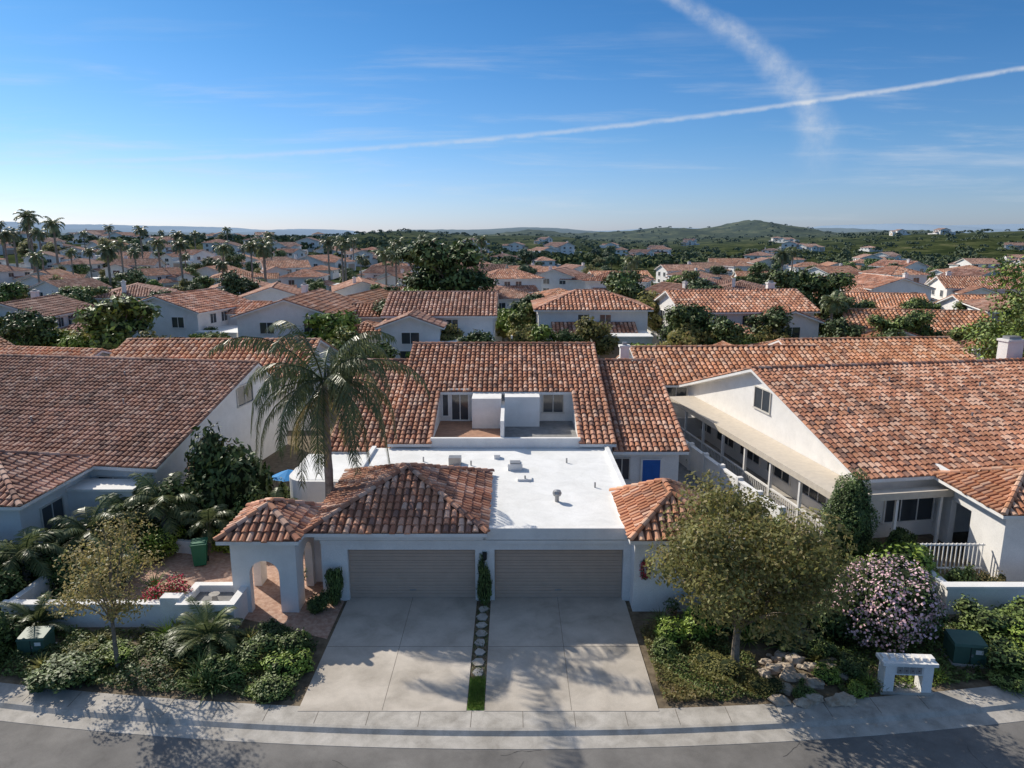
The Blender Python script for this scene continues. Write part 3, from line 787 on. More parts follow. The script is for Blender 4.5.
# ================================================================== RIGHT NEIGHBOUR
rot=R(9)
rn = empty("neighbour_house",(16,31,0),rot)
mb=MB(); gable(mb,0,26,0,20,0,3.25,0.30,TILE,ov=0.5)
window(mb,0.0,9.3,4.55,1.9,1.35,R(-90),FRAME,1); window(mb,0.0,3.5,1.35,2.4,1.5,R(-90),WHITE,2)
for i in range(4): window(mb,0.0,7.0+i*3.3,1.35,2.6,1.6,R(-90),WHITE,2,.1)
window(mb,2.6,0.0,1.5,2.6,1.6,0,WHITE,2)
mb.build("main_volume",rn)
mb=MB()
mb.box(-1.9,-0.02,-1.2,19.0,2.55,2.62,BEIGE)
mb.box(-2.0,-1.9,-1.3,19.1,2.38,2.70,BEIGE); mb.box(-1.9,6.0,-1.3,-1.2,2.38,2.70,BEIGE); mb.box(0.0,6.0,-1.2,-0.52,2.55,2.62,BEIGE)
for i in range(8): mb.box(-1.88,-1.74,-1.0+i*2.8,-0.86+i*2.8,0,2.55,WHITE)
for i in range(3): mb.box(1.0+i*2.2,1.12+i*2.2,-1.18,-1.06,0,2.55,WHITE)
mb.box(-1.86,-1.76,-1.0,18.6,0.9,0.98,WHITE)
for i in range(98): mb.box(-1.83,-1.79,-0.9+i*.2,-0.86+i*.2,0.1,0.9,WHITE)
mb.build("patio_awning",rn)
mb=MB(); mb.box(-1.9,-0.02,-1.2,19,-0.02,0.03,CONC2); mb.build("patio_floor",rn)
mb=MB(); chimney(mb,19.5,13,4,7.0,1.2,0.8); mb.build("chimney",rn)
mb=MB(); 
for (x,y) in ((5,6),(9,4),(12,7),(7,8),(2.5,5)): mb.tube([(x,y,3.25+.3*y),(x,y,3.55+.3*y)],[0.05,0.05],METAL)
mb.build("roof_pipes",rn)
rw = MB()
rw.box(19.9,20.15,26.9,29.0,0,3.0,WHITE); rw.box(19.9,20.15,30.4,34.2,0,3.0,WHITE); rw.box(19.9,20.15,29.0,30.4,2.2,3.0,WHITE)
rw.box(20.15,30,26.9,27.15,0,3.0,WHITE); rw.box(19.85,34,30.9,35.6,2.98,3.2,ROOFW); rw.box(19.8,34,30.8,31.0,3.1,3.4,WHITE); rw.box(19.8,20.0,31.0,35.6,3.1,3.4,WHITE)
rw.box(21.5,21.7,27.15,31,0,3,DARK)
hip(rw,19.4,27.6,26.4,31.3,3.05,1.15,TILEO)
rw.build("neighbour_garage")
mb=MB()
mb.box(16.2,19.8,24.3,24.6,0,1.05,WHITE); mb.box(16.1,19.85,24.25,24.65,1.05,1.14,WHITE); mb.box(16.2,16.5,24.6,26.8,0,1.05,WHITE)
mb.box(19.8,28,24.0,24.3,0,1.05,WHITE); mb.box(19.8,28,23.95,24.35,1.05,1.14,WHITE)
mb.build("garden_wall")
mb=MB()
for i in range(16): mb.box(16.9+i*0.18,16.94+i*0.18,27.6,27.64,0,1.35,WHITE)
mb.box(16.85,19.7,27.58,27.66,1.25,1.31,WHITE); mb.box(16.85,19.7,27.58,27.66,0.2,0.26,WHITE)
mb.build("picket_fence")
mb=MB()
mb.T=Matrix.Translation((16,31,0))@Matrix.Rotation(rot,4,'Z')
mb.box(-3.7,-3.56,0.2,17,0,1.5,WHITE); mb.box(-3.76,-3.5,0.15,17.05,1.5,1.58,WHITE)
for i in range(9): mb.box(-3.78,-3.48,0.2+i*2.07,0.45+i*2.07,0,1.72,WHITE)
mb.build("side_fence")
mb=MB(); mb.box(8.9,11.3,29.5,46,-0.05,0.03,GREYPATH); mb.box(5.2,8.9,29.3,36.4,-0.05,0.026,PAVER); mb.build("side_path")

# ================================================================== LEFT NEIGHBOUR
ln = empty("neighbour_house",(-17.2,32.6,0),R(-8))
mb=MB(); gable(mb,-27,0,0,14,0,3.2,0.31,TILEB,ov=0.45,yr=10,slb=0.75)
window(mb,0.0,8.9,4.6,1.9,1.25,R(90),FRAME,1); window(mb,0,4,1.6,2.2,1.3,R(90),FRAME,1)
for i in range(4): window(mb,-2.2-i*2.3,0.0,1.7,1.7,1.5,0,FRAME,1)
mb.build("main_volume",ln)
mb=MB()
for (x,y) in ((-5,5),(-9,3),(-12,7),(-7,8)): mb.tube([(x,y,3.2+.31*y),(x,y,3.5+.31*y)],[0.05,0.05],METAL)
mb.build("roof_pipes",ln)
mb=MB()
mb.box(-28,-20.6,28.0,33.4,0,3.0,WHITE); hip(mb,-28.5,-20.1,27.4,33.9,3.02,1.3,TILEB)
window(mb,-20.6,30,1.6,1.6,1.3,R(90)); window(mb,-22.6,28,1.6,1.6,1.3,0)
mb.box(-20.6,-17.6,31.2,32.5,0,2.3,WHITE); mb.box(-20.6,-17.5,31.1,32.6,2.3,2.42,WHITE)
mb.build("neighbour_garage")
mb=MB()
pts=[(-14.9,24.2),(-10.5,24.2),(-6.5,22.6),(-6.5,25.2),(-8,27.5),(-10,30.5),(-14.9,30.5),(-15.9,27.5)]
mb.prism(pts,-0.05,0.022,PAVER); mb.build("patio_paving")
mb=MB()
mb.box(-18.4,-12.6,23.4,23.65,0,0.85,WHITE); mb.box(-18.45,-12.55,23.35,23.7,0.85,0.93,WHITE)
mb.box(-12.6,-11.9,23.3,23.7,0,1.2,WHITE)
mb.box(-18.4,-18.15,23.65,27,0,0.85,WHITE)
mb.build("garden_wall")
mb=MB()
mb.box(-11.9,-9.9,23.1,23.3,0,1.0,WHITE); mb.box(-11.9,-9.9,24.5,24.7,0,1.0,WHITE); mb.box(-11.9,-11.7,23.3,24.5,0,1.0,WHITE); mb.box(-10.1,-9.9,23.3,24.5,0,1.0,WHITE)
mb.box(-11.95,-9.85,23.05,23.32,1.0,1.08,WHITE); mb.box(-11.95,-9.85,24.48,24.75,1.0,1.08,WHITE); mb.box(-11.95,-11.68,23.32,24.48,1.0,1.08,WHITE); mb.box(-10.12,-9.85,23.32,24.48,1.0,1.08,WHITE)
mb.box(-11.7,-10.1,23.3,24.5,0.2,0.8,GREYPATH); mb.tube([(-10.9,23.9,0.8),(-10.9,23.9,1.0),(-10.9,23.9,1.05)],[0.12,0.07,0.2],CONC2,12)
mb.build("fountain_basin")
mb=MB()
for i in range(16):
    a0=R(60+i*8); a1=R(68+i*8)
    pts=[(-15+2.8*math.cos(a0),26.5+3.2*math.sin(a0)),(-15+2.8*math.cos(a1),26.5+3.2*math.sin(a1)),(-15+2.6*math.cos(a1),26.5+3.0*math.sin(a1)),(-15+2.6*math.cos(a0),26.5+3.0*math.sin(a0))]
    mb.prism(pts,0,0.6,WHITE)
mb.build("planter_wall")

# ================================================================== small things
def bin_(loc,rz):
    mb=MB()
    v=[(-.24,-.28,0.06),(.24,-.28,0.06),(.24,.24,0.06),(-.24,.24,0.06),(-.3,-.36,1.0),(.3,-.36,1.0),(.3,.36,1.0),(-.3,.36,1.0)]
    mb.add(v,[[0,3,2,1],[4,5,6,7],[0,1,5,4],[1,2,6,5],[2,3,7,6],[3,0,4,7]],BIN)
    mb.box(-.33,.33,-.4,.38,1.0,1.05,BIN); mb.box(-.27,.27,-.3,.3,1.05,1.09,BIN)
    mb.tube([(-.3,.42,1.0),(.3,.42,1.0)],[.025,.025],DARK)
    for x in (-.27,.27): mb.tube([(x-.03,.26,.12),(x+.03,.26,.12)],[.12,.12],DARK,12)
    mb.build("wheelie_bin",None,loc,rz)
bin_((-13.4,28.4,0.02),0.3)
def util(loc,rz,s=1):
    mb=MB(); mb.box(-.55,.55,-.45,.45,0,.08,CONC2); mb.box(-.5,.5,-.4,.4,.08,.7,UTIL)
    v=[(-.53,-.43,.7),(.53,-.43,.7),(.53,.43,.7),(-.53,.43,.7),(-.5,-.38,.78),(.5,-.38,.78),(.5,.4,.86),(-.5,.4,.86)]
    mb.add(v,[[0,3,2,1],[4,5,6,7],[0,1,5,4],[1,2,6,5],[2,3,7,6],[3,0,4,7]],UTIL)
    mb.box(-.01,.01,-.41,-.40,.1,.68,DARK); mb.box(.03,.08,-.42,-.4,.35,.45,METAL)
    mb.box(.15,.38,-.405,-.4,.45,.6,ROOFW)
    o=mb.build("utility_cabinet",None,loc,rz); o.scale=(s,s,s)
util((-16.2,21.9,0),0.1,0.85); util((15.1,21.4,0),-0.15,1.0)
mb=MB()
mb.box(-0.72,-0.42,-.22,.22,0,1.0,WHITE); mb.box(.42,.72,-.22,.22,0,1.0,WHITE)
mb.box(-0.42,.42,-.2,.2,.66,1.0,WHITE); mb.box(-0.82,.82,-.28,.28,1.0,1.10,WHITE); mb.box(-.8,.8,-.25,.25,0,.1,CONC2)
for i in range(4): mb.box(-.36+i*.19,-.2+i*.19,-.225,-.2,.72,.93,METAL); mb.box(-.3+i*.19,-.26+i*.19,-.232,-.225,.81,.84,DARK)
for i in range(7): mb.box(-.78+i*.235,-.64+i*.235,-.12,.12,1.10,1.2,WHITE)
mb.build("mailbox_stand",None,(12.2,19.75,0),-0.06)
mb=MB(); mb.tube([(0,0,0),(0,0,.15),(0,0,.4),(0,0,.45)],[.14,.22,.24,.27],POT,14); leaves(mb,[((0,0,.65),(.3,.3,.3))],300,.06,L_MID); mb.build("potted_plant",None,(-8.55,26.2,0.03))
mb=MB(); mb.tube([(0,0,0),(0,0,.15),(0,0,.3),(0,0,.34)],[.12,.18,.2,.22],PAVER,14); leaves(mb,[((0,0,.5),(.25,.25,.25))],250,.05,L_DARK); mb.build("potted_plant",None,(5.9,24.0,0.03))
mb=MB()
mb.tube([(0,0,0),(0,0,2.1)],[.03,.025],METAL)
c=(0,0,2.2); rr=[(0.9*math.cos(t),0.9*math.sin(t),1.85) for t in np.linspace(0,2*math.pi,9)[:-1]]
mb.add([c]+rr,[[0,i+1,(i+1)%8+1] for i in range(8)],mat("blue_canvas",(0.03,0.25,0.6),.8)); mb.build("patio_umbrella",None,(-11.6,35.2,-0.2))
mb=MB()
for i in range(52):
    x=8.9+rng.uniform(-.9,1.7); y=20.0+rng.uniform(-1.0,1.7); s=rng.uniform(.07,.27)
    mb.ell((x,y,s*.3),(s*1.25,s*rng.uniform(.8,1.1),s*.6),ROCK,9,6,.2,i)
mb.build("boulders")

# ================================================================== vegetation library
B_D=[bush_mesh("shrub_dark%d"%i,L_DARK,2600,.075,seed=i,mt2=L_MID) for i in range(3)]
B_M=[bush_mesh("shrub_mid%d"%i,L_MID,2600,.07,seed=10+i) for i in range(3)]
B_L=[bush_mesh("shrub_light%d"%i,L_LIGHT,2400,.075,seed=20+i) for i in range(2)]
B_O=[bush_mesh("shrub_olive",L_OLIVE,2200,.06,seed=30,shell=.28)]
B_Y=[bush_mesh("shrub_yellow",L_YEL,2000,.06,seed=31,shell=.28)]
B_R=[bush_mesh("shrub_rust",L_RUST,2200,.06,seed=32)]
SPK=spiky_mesh("spiky",34,.95,.05,L_MID,1); SPK2=spiky_mesh("spiky2",60,.8,.018,L_LIGHT,2); SPK3=spiky_mesh("spiky3",26,.7,.07,L_OLIVE,3)
def spike(me,x,y,s): place("agave_plant" if me is not SPK2 else "ornamental_grass",me,None,(x,y,0),x*3,s)
def bush(lib,x,y,r,h,z=0,name="shrub"):
    me=random.choice(lib); return place(name,me,None,(x,y,z),random.uniform(0,6.28),(r*1.05,r*1.05*random.uniform(.85,1.1),h/1.5))
random.seed(11)
for i in range(24):
    x=random.uniform(-18.5,-7.4); y=random.uniform(yk(x)+1.5,22.7)
    lib=random.choice([B_D,B_D,B_M,B_M,B_O,B_L]); r=random.uniform(.35,.95)
    if abs(x+16.2)<1.0 and y<22.2: continue
    bush(lib,x,y,r,r*random.uniform(.55,1.0))
for i in range(22):
    x=random.uniform(-18.0,-8.4); y=random.uniform(yk(x)+1.4,22.9)
    if abs(x+16.2)<.8 and y<22.2: continue
    spike(random.choice([SPK,SPK2,SPK2,SPK3]),x,y,random.uniform(.6,1.1))
for x,y,s,k in [(9.3,21.9,1.0,SPK),(10.1,21.2,.8,SPK3),(11.2,19.9,.7,SPK2),(8.2,22.4,.9,SPK2),(17.2,20.4,.9,SPK2),(13.6,20.3,.7,SPK2),(5.4,23.5,.8,SPK),(-13.2,25.3,.8,SPK),(-14.2,26,1.0,SPK),(-16.6,24.8,1.2,SPK),(-15.4,28.6,1.1,SPK),(-12.2,30.8,1.1,SPK),(-17.6,27.5,1.3,SPK),(-19.8,25.8,1.4,SPK)]: spike(k,x,y,s)
for x,y,r,h,l in [(-7.6,21.6,.75,.9,B_M),(-7.2,20.6,.7,.8,B_L),(-7.4,19.7,.65,.6,B_M),(-8.6,21.2,.7,.8,B_M),(-9.2,20.2,.7,.9,B_M),(-14.2,20.3,1.0,.8,B_D),(-18,21.5,1.2,1.6,B_D),(-8.3,22.2,.6,.8,B_D)]:
    bush(l,x,y,r,h)
groundcover("groundcover",[(-18.5,20.8),(-12,19.7),(-6.7,19.2),(-6.7,22.3),(-10,23.0),(-18.5,23.2)],20000,.055,[L_DARK,L_MID,L_MID,L_OLIVE],.4,1)
groundcover("groundcover",[(4.6,19.1),(7.9,19.3),(8.0,21.5),(7.0,23.8),(4.6,23.2)],16000,.045,[L_OLIVE,L_MID,L_OLIVE,L_YEL],.4,2)
groundcover("groundcover",[(10.2,19.4),(11.3,19.5),(13.3,19.9),(18,20.8),(19.5,24),(11,24),(10.2,21.5)],15000,.055,[L_DARK,L_MID,L_MID,L_LIGHT],.35,3)
groundcover("groundcover",[(-22,24),(-15.8,24),(-15.8,28),(-14,31),(-10.5,31),(-10.5,35),(-24,32)],15000,.07,[L_DARK,L_MID,L_MID],.6,4)
groundcover("groundcover",[(8,25),(15,25),(16,30),(12.5,30.5),(12,46),(11.4,46),(11.4,29.3),(8,29.3)],15000,.07,[L_DARK,L_MID,L_MID],.5,5)
for x,y,r,h,l in [(5.6,22.6,.7,.9,B_L),(6.5,22.9,.8,1.0,B_L),(5.2,21.6,.5,.6,B_M),(7.6,23.3,.9,1.3,B_M),(9.2,23.4,1.0,1.5,B_D),(10.4,21.6,.6,.7,B_M),(10.0,20.2,.4,.5,B_L),(11.0,20.6,.55,.6,B_D),(10.7,19.6,.35,.4,B_L),
    (6.6,20.7,.7,.5,B_O),(7.9,19.7,.5,.35,B_O),(9.0,19.5,.4,.35,B_M),
    (16.4,20.6,.9,.9,B_M),(17.3,21.6,1.0,1.1,B_L),(16.9,22.8,1.0,1.1,B_M),(14.6,22.9,.8,1.2,B_D),(11.3,22.8,.9,1.3,B_D),(18.3,23.0,1.1,1.2,B_M),(15.6,19.9,.6,.5,B_M),(18.0,20.7,.8,.7,B_D),
    (15.3,26.0,1.4,2.2,B_L),(16.4,26.6,1.0,1.7,B_L),(13.9,26.4,.8,1.2,B_M),(17.6,25.6,.8,1.3,B_M),(18.6,25.4,.7,1.2,B_Y),(10.8,27.5,1.2,1.8,B_M),(9.3,26.4,1.1,1.6,B_D),(11.8,30.5,1.0,1.5,B_M),(12.1,33,.8,1.2,B_D),(11.9,35.5,.7,1.0,B_M),(8.6,31.5,.8,1.1,B_M),(11.6,38,.6,1.0,B_O),(11.2,41,.6,1.0,B_M),(9.9,44,1.0,1.6,B_M),(15.8,29.3,.6,.9,B_M),(17.5,29.8,.7,1.0,B_D),
    (-24.5,25.0,1.6,2.4,B_M),(-22.5,23.5,1.3,1.9,B_D)]:
    bush(l,x,y,r,h)
for x,y,r,h,l in [(-13.6,33.0,1.9,4.2,B_D),(-15.4,31.8,1.6,3.0,B_M),(-12.2,31.3,1.2,2.4,B_M),(-14.9,34.2,1.5,3.8,B_R),(-17.2,29.8,1.3,2.2,B_M),(-18.9,28.6,1.3,1.9,B_D),(-20.5,26.3,1.4,2.0,B_D),(-19.6,24.6,1.3,1.8,B_M),(-16.5,27.6,.9,1.4,B_L),(-15.6,29.4,.9,1.3,B_L),(-16.7,25.6,1.1,1.3,B_M),(-18.4,26.4,1.1,1.6,B_D),(-11.3,29.6,.8,1.4,B_M),(-12.6,29.9,.8,1.3,B_L),(-22.2,25.2,1.5,2.0,B_M),(-20.4,22.6,1.3,1.6,B_D),(-10.9,33.6,.8,2.0,B_M)]:
    bush(l,x,y,r,h)
bush(B_D,-1.04,25.05,.26,1.75,name="climbing_vine"); bush(B_D,-6.8,25.0,.32,1.6,name="climbing_vine"); bush(B_D,-7.3,24.5,.4,.8)
mb=MB(); cl=[((0,0,1.9),(.95,.95,2.0))]; mb.ell((0,0,1.8),(.85,.85,1.86),CORE); leaves(mb,cl,9000,.05,L_DARK,shell=.05,zmin=0); leaves(mb,cl,2500,.05,L_MID,shell=.04,zmin=0)
mb.build("topiary_tree",None,(14.35,28.4,0))
mb=MB(); random.seed(3)
cl=[((0,0,1.4),(1.55,1.5,1.35))]
for i in range(16):
    a=i*2.4; q=random.uniform(.7,1.3); cl.append(((math.cos(a)*q,math.sin(a)*q,random.uniform(.7,2.2)),(random.uniform(.45,.75),)*3))
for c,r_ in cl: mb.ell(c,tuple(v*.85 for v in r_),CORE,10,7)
leaves(mb,cl,7500,.055,L_DARK,zmin=0,shell=.1); leaves(mb,cl,7000,.05,L_PINK,zmin=.15,shell=.07,asp=.9)
mb.build("pink_flowering_bush",None,(13.0,22.6,0))
mb=MB(); cl=[((0,0,.6),(.5,.45,.5)),((.5,.1,1.0),(.3,.3,.4)),((-.5,.2,.5),(.35,.3,.3)),((.9,-.1,.8),(.25,.25,.25))]; leaves(mb,cl,1000,.05,L_MID); leaves(mb,cl,900,.05,RED); mb.build("bougainvillea",None,(-12.9,24.1,.25))
me=tree_mesh("tree_olive",L_OLIVE,6.3,3.2,5.0,19000,.075,34,.13,5,shell=.55,fill=.26,mt2=L_YEL)
place("shade_tree",me,None,(7.3,20.9,0),0.4)
me=tree_mesh("tree_young",L_YEL,5.2,1.7,3.6,3600,.055,16,.07,8,shell=.6,fill=.32,mt2=L_OLIVE); place("young_tree",me,None,(-12.9,20.9,0),1.0)
me=palm_mesh("queen_palm",7.9,30,5.0,.66,64,.17,4,hang=.9,droop=2.2,lw=.026,dead=4,elmin=-.7); place("palm_tree",me,None,(-7.95,29.4,0),0)
cy=palm_mesh("cycad",0.5,30,1.35,.24,34,.16,6,hang=.12,droop=1.1,lw=.016,elmin=.0); place("cycad_plant",cy,None,(-10.4,22.1,0),0)
shortp=palm_mesh("shortpalm",1.7,18,1.7,.42,30,.13,9,hang=.35,droop=1.5,lw=.028,elmin=-.3)
for x,y,s in ((-17.6,31.0,1.0),(-15.9,30.6,1.15),(-11.0,30.8,.8),(-13.6,29.9,.8),(-17.8,28.0,1.05),(-19.2,26.0,1.0),(-16.0,26.4,.7)): place("dwarf_palm",shortp,None,(x,y,0),x,s)
place("cycad_plant",cy,None,(-16.9,23.0,0),1,.9); place("cycad_plant",cy,None,(9.4,22.2,0),1,.6)

# ================================================================== background houses
def townhouse(name, tile, seed):
    r=random.Random(seed); mb=MB(); tw=.42; tl=.6
    w=r.uniform(10,15); d=r.uniform(8.5,11)
    two=(seed%3!=2); hipped = seed>=6
    ze=4.9 if two else 3.2
    if hipped:
        mb.box(-w/2,w/2,-d/2,d/2,-1,ze,WHITE); hip(mb,-w/2-.5,w/2+.5,-d/2-.5,d/2+.5,ze-.02,1.7,tile,tw,tl)
    else:
        gable(mb,-w/2,w/2,-d/2,d/2,-1,ze,.33,tile,tw=tw,tl=tl)
    old=mb.T; wx=r.choice([-1,1])*w*r.uniform(.2,.3)
    if seed!=7:
        mb.T=Matrix.Translation((wx,-d/2-1.2,0))@Matrix.Rotation(R(90),4,'Z')
        gable(mb,-2.6,3.5,-2.8,2.8,-1,ze-.7 if two else 2.9,.36,tile,tw=tw,tl=tl)
        window(mb,-2.6,0,(ze-.7)*.72,1.8,1.2,R(-90),WHITE,1)
        if two: window(mb,-2.6,0,1.2,2.2,1.3,R(-90),WHITE,1)
        mb.T=old
    else:
        # shed-roofed loggia
        mb.box(-w*.35,w*.35,-d/2-2.5,-d/2,-1,2.5,WHITE)
        roof_plane(mb,[(-w*.35-.4,-d/2-3,2.5),(w*.35+.4,-d/2-3,2.5),(w*.35+.4,-d/2,3.6),(-w*.35-.4,-d/2,3.6)],tile,tw,tl)
        for k in (-.22,0,.22): window(mb,w*k,-d/2-2.5,1.2,1.9,1.5,0,WHITE,1)
    lx=-wx*1.0
    if seed!=8:
        mb.box(lx-3,lx+3,-d/2-5,-d/2,-1,2.6,WHITE); mb.box(lx-3.1,lx+3.1,-d/2-5.1,-d/2,2.6,2.75,ROOFW if seed%2 else WHITE)
        if seed%2==0: hip(mb,lx-3.3,lx+3.3,-d/2-5.3,-d/2+0.3,2.75,1.0,tile,tw=tw,tl=tl)
        mb.box(lx-2.2,lx+2.2,-d/2-5.04,-d/2-4.98,-.1,2.05,TAUPE)
    # rear balcony / single storey extension
    if two:
        ex=r.uniform(-w*.2,w*.2)
        mb.box(ex-2.2,ex+2.2,d/2,d/2+2.6,-1,2.5,WHITE)
        roof_plane(mb,[(ex-2.5,d/2+2.9,2.45),(ex+2.5,d/2+2.9,2.45),(ex+2.5,d/2,3.4),(ex-2.5,d/2,3.4)],tile,tw,tl)
    for sx in (-1,1):
        for k in (-.25,.2):
            window(mb,sx*w/2,d*k,ze*.74 if two else 1.7,1.6,1.3,R(90)*sx,WHITE,1)
            if two: window(mb,sx*w/2,d*k,1.4,1.6,1.3,R(90)*sx,WHITE,1)
    for k in (-.15,.05): window(mb,w*k+lx*.3,-d/2,ze*.78,1.3,1.2,0,WHITE,1)
    for k in (-.36,0,.36):
        window(mb,w*k,d/2,ze*.8,1.7,1.2,R(180),WHITE,1)
    mb.box(-w/2-2,w/2+2,d/2+4,d/2+4.2,-1,1.5,WHITE); mb.box(w/2+1.8,w/2+2,-d/2,d/2+4,-1,1.5,WHITE)
    if seed in (0,4,6): chimney(mb,w/2-2,1.4,ze-1,ze+d/2*.33+.6,.8,.6)
    return mb.mesh(name)
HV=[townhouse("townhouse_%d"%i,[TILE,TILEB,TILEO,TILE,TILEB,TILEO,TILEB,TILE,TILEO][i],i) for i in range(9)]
random.seed(21)
def house(x,y,v,rz=0,s=1.0,z=None,mir=1):
    zz=float(hgt(x,y)) if z is None else z
    place("townhouse",HV[v%9],None,(x,y,zz),rz,(s*mir,s,s))
fixed=[(17.5,58,2,R(182),1.0),(-24.5,60,2,R(180),1.05),(-40,58,5,R(170),1.0),(31,62,2,R(185),1.0),
 (-8,84,1,0,1.1),(-25,86,0,R(90),1.05),(-41,90,3,R(80),1.05),(-58,86,4,R(95),1.0),(9.5,88,7,0,1.1),(27,88,0,R(5),1.1),(46,82,5,R(-10),1.1),(64,84,6,R(-20),1.1),(-75,90,1,R(80),1),(52,62,2,R(190),1.05),(-57,62,2,R(160),1.0)]
for f in fixed: house(*f)
hp=[(f[0],f[1]) for f in fixed]
rows=[(110,19,12),(130,19,16),(151,20,19),(174,20,22),(199,21,24),(226,22,27),(256,23,28),(292,25,28),(332,27,28),(378,30,26)]
for ri,(yy,sp_,n) in enumerate(rows):
    for i in range(-n,n+1):
        x=i*sp_+random.uniform(-5,5)+(ri%2)*sp_/2; y=yy+random.uniform(-7,7)
        if abs(x)>y*0.82+12: continue
        if y>220 and x>-.1*y and random.random()<.4+min(.5,(y-220)/250): continue
        if random.random()<.10: continue
        ang=R(random.choice([90,90,-90,80,100,180,0]) if x<0 else random.choice([0,0,90,-90,180]))+R(random.uniform(-25,25))
        house(x,y,random.randrange(9),ang,random.uniform(.8,1.08),None,random.choice([-1,1])); hp.append((x,y))
for i in range(46):   # scattered hillside homes
    y=random.uniform(420,980); x=random.uniform(-.75,.75)*y
    house(x,y,random.randrange(9),random.uniform(0,6.28),random.uniform(.9,1.3)); hp.append((x,y))
# ================================================================== background trees
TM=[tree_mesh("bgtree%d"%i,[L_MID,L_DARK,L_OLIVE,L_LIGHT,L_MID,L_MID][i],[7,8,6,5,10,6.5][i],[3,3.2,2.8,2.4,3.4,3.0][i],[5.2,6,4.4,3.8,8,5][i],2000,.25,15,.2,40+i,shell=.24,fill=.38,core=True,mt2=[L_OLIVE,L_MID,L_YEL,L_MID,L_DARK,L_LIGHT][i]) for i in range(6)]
random.seed(5)
def tree(x,y,k,s,name="tree"):
    place(name,TM[k],None,(x,y,float(hgt(x,y))),random.uniform(0,6.28),(s*random.uniform(.9,1.1),s*random.uniform(.9,1.1),s))
for x,y,k,s in [(-10,112,4,1.5),(-14,116,4,1.35),(-6,112,1,1.1),(-3.5,70,1,.6),(17,72,2,.8),(21,74,2,.75),(13.5,73,3,.6),(34,72,1,.7),(42,57,2,.8),(39,54,0,.8),(45,60,4,.8),(28,52,2,.5),(-40,72,3,.85),(-35,70,2,.75),(-30,72,5,.65),(-44,72,3,.8),(-48,74,3,.85),(-27,70,2,.65),(27,70,3,.55),(48,72,5,.85),(36,68,1,.65),(-62,70,0,.9),(55,71,3,.7),(-8,69,3,.6),(-13,66,5,.65),(-17,72,0,.7),(43,98,4,1.0),(18,118,5,1.0),(30,112,1,.9)]:
    tree(x,y,k,s)
place("tree",B_R[0],None,(-27.5,67,-.1),0,(2.6,2.6,2.2))
cnt=0
for i in range(3200):
    y=60*math.exp(random.uniform(math.log(1.2),math.log(8))); x=random.uniform(-1,1)*(y*.8+12)
    if y<72: continue
    if any((x-a)**2+(y-b2)**2<50 for a,b2 in hp): continue
    tree(x,y,random.choice([0,1,2,2,3,3,4,5,5]),random.uniform(.35,.85)+(random.random()<.1)*.4); cnt+=1
    if cnt>620: break
PM=[palm_mesh("bgpalm%d"%i,[9,11,13][i],20,2.6,.6,16,.2,60+i,hang=.4,droop=1.8,lw=.09,elmin=-.7) for i in range(3)]
random.seed(9)
for x,y,k,s in [(-118,178,2,1.35),(-112,172,2,1.05),(-126,180,1,1.2),(-100,185,1,1.0),(-88,180,1,1.05),(-92,200,2,1.0),(-78,170,1,1.05),(-66,165,1,1.0),(-60,175,1,1.1),(-55,160,0,1.25),(-84,150,0,1.2),(-40,170,1,1.1),(-37,160,2,.95),(-47,185,1,1.1),(-126,200,1,1.4),(36,80,0,.75),(39,84,0,.7),(-15,150,1,1.0),(25,150,0,1.0),(60,160,0,1.1),(-30,190,1,1.1),(70,180,1,.9),(-70,210,2,1.0),(-110,215,2,1.05),(-140,210,2,1.1),(-134,195,2,1.0)]:
    place("palm_tree",PM[k],None,(x,y,float(hgt(x,y))),random.uniform(0,6),s)
for i in range(36):
    y=random.uniform(140,330); x=random.uniform(-.8,.0)*y
    place("palm_tree",PM[random.randrange(3)],None,(x,y,float(hgt(x,y))),random.uniform(0,6),random.uniform(.7,1.05))
me=tree_mesh("bigtree",L_MID,12.5,5.0,9.0,15000,.15,30,.3,77,shell=.35,fill=.32,mt2=L_LIGHT); place("tree",me,None,(38.5,50.5,0),0)
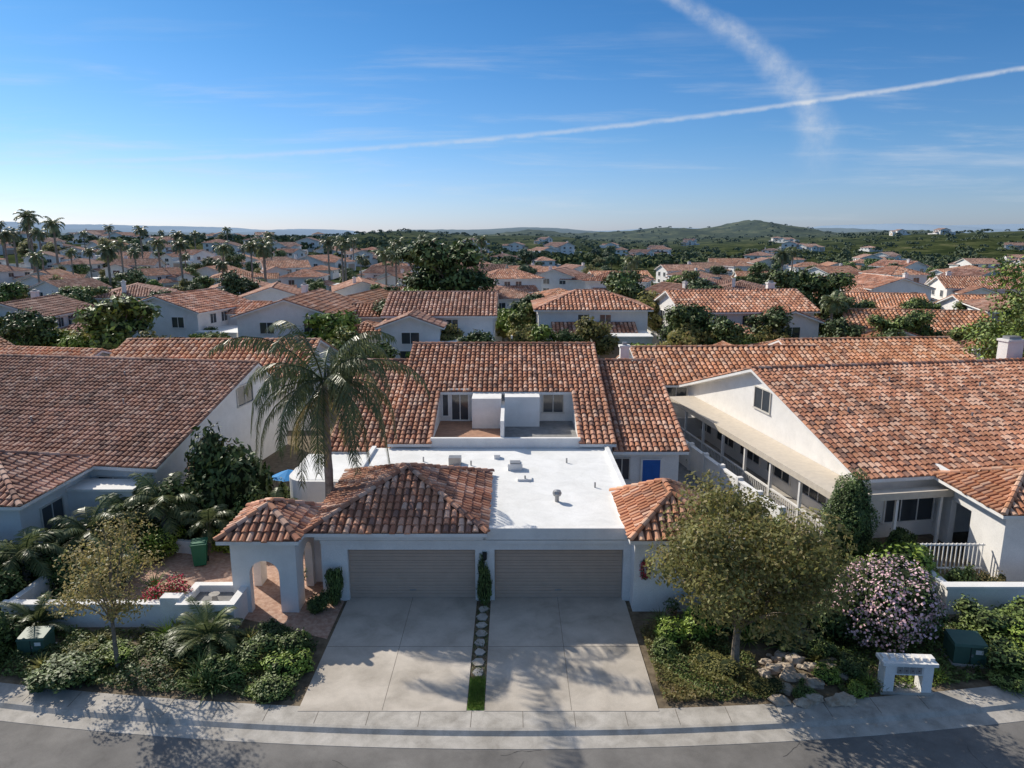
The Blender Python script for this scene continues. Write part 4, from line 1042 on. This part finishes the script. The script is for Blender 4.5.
# distant tree mass
mb=MB(); n=5600
yy=np.exp(rng.uniform(math.log(290),math.log(1750),n)); xx=rng.uniform(-.85,.85,n)*yy
clus=np.sin(xx*.017+1)*np.cos(yy*.013+2)+.6*np.sin(xx*.041)*np.sin(yy*.037)
keep=(clus>-.25)|(rng.random(n)<.25); keep&=(rng.random(n)<np.where(yy>650,.6,1.0)); xx=xx[keep]; yy=yy[keep]; n=len(xx)
zz=hgt(xx,yy); rr=rng.uniform(1.4,3.6,n)
q=24
C=np.repeat(np.stack([xx,yy,zz+rr*.6],1),q,0); Rr=np.repeat(rr,q)
d=unit(rng.normal(size=(n*q,3))); d[:,2]=np.abs(d[:,2])*.9-.1
p=C+d*Rr[:,None]*np.array([1.3,1.3,.8])
nor=unit(d+rng.normal(0,.4,d.shape))
m,nt3,b=newmat("distant_foliage")
gg=nt3.nodes.new("ShaderNodeNewGeometry"); mx0=nt3.nodes.new("ShaderNodeMixRGB")
mx0.inputs[1].default_value=(0.045,0.07,0.028,1); mx0.inputs[2].default_value=(0.15,0.165,0.07,1)
nt3.links.new(gg.outputs["Random Per Island"],mx0.inputs[0])
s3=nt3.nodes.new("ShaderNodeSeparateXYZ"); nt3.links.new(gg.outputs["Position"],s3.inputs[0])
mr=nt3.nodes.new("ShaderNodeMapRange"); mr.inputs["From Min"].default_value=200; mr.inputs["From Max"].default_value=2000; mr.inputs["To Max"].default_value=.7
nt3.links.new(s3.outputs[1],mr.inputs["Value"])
mx=nt3.nodes.new("ShaderNodeMixRGB"); mx.inputs[2].default_value=(0.20,0.265,0.32,1)  # haze tint mixed into the far foliage colour by world depth
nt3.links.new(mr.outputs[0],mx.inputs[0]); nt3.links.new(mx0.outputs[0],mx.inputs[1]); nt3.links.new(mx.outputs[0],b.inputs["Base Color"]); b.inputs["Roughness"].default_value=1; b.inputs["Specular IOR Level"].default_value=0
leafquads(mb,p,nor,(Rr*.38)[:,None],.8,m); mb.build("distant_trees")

scene.view_settings.view_transform='Standard'; scene.view_settings.look='None'; scene.view_settings.exposure=0
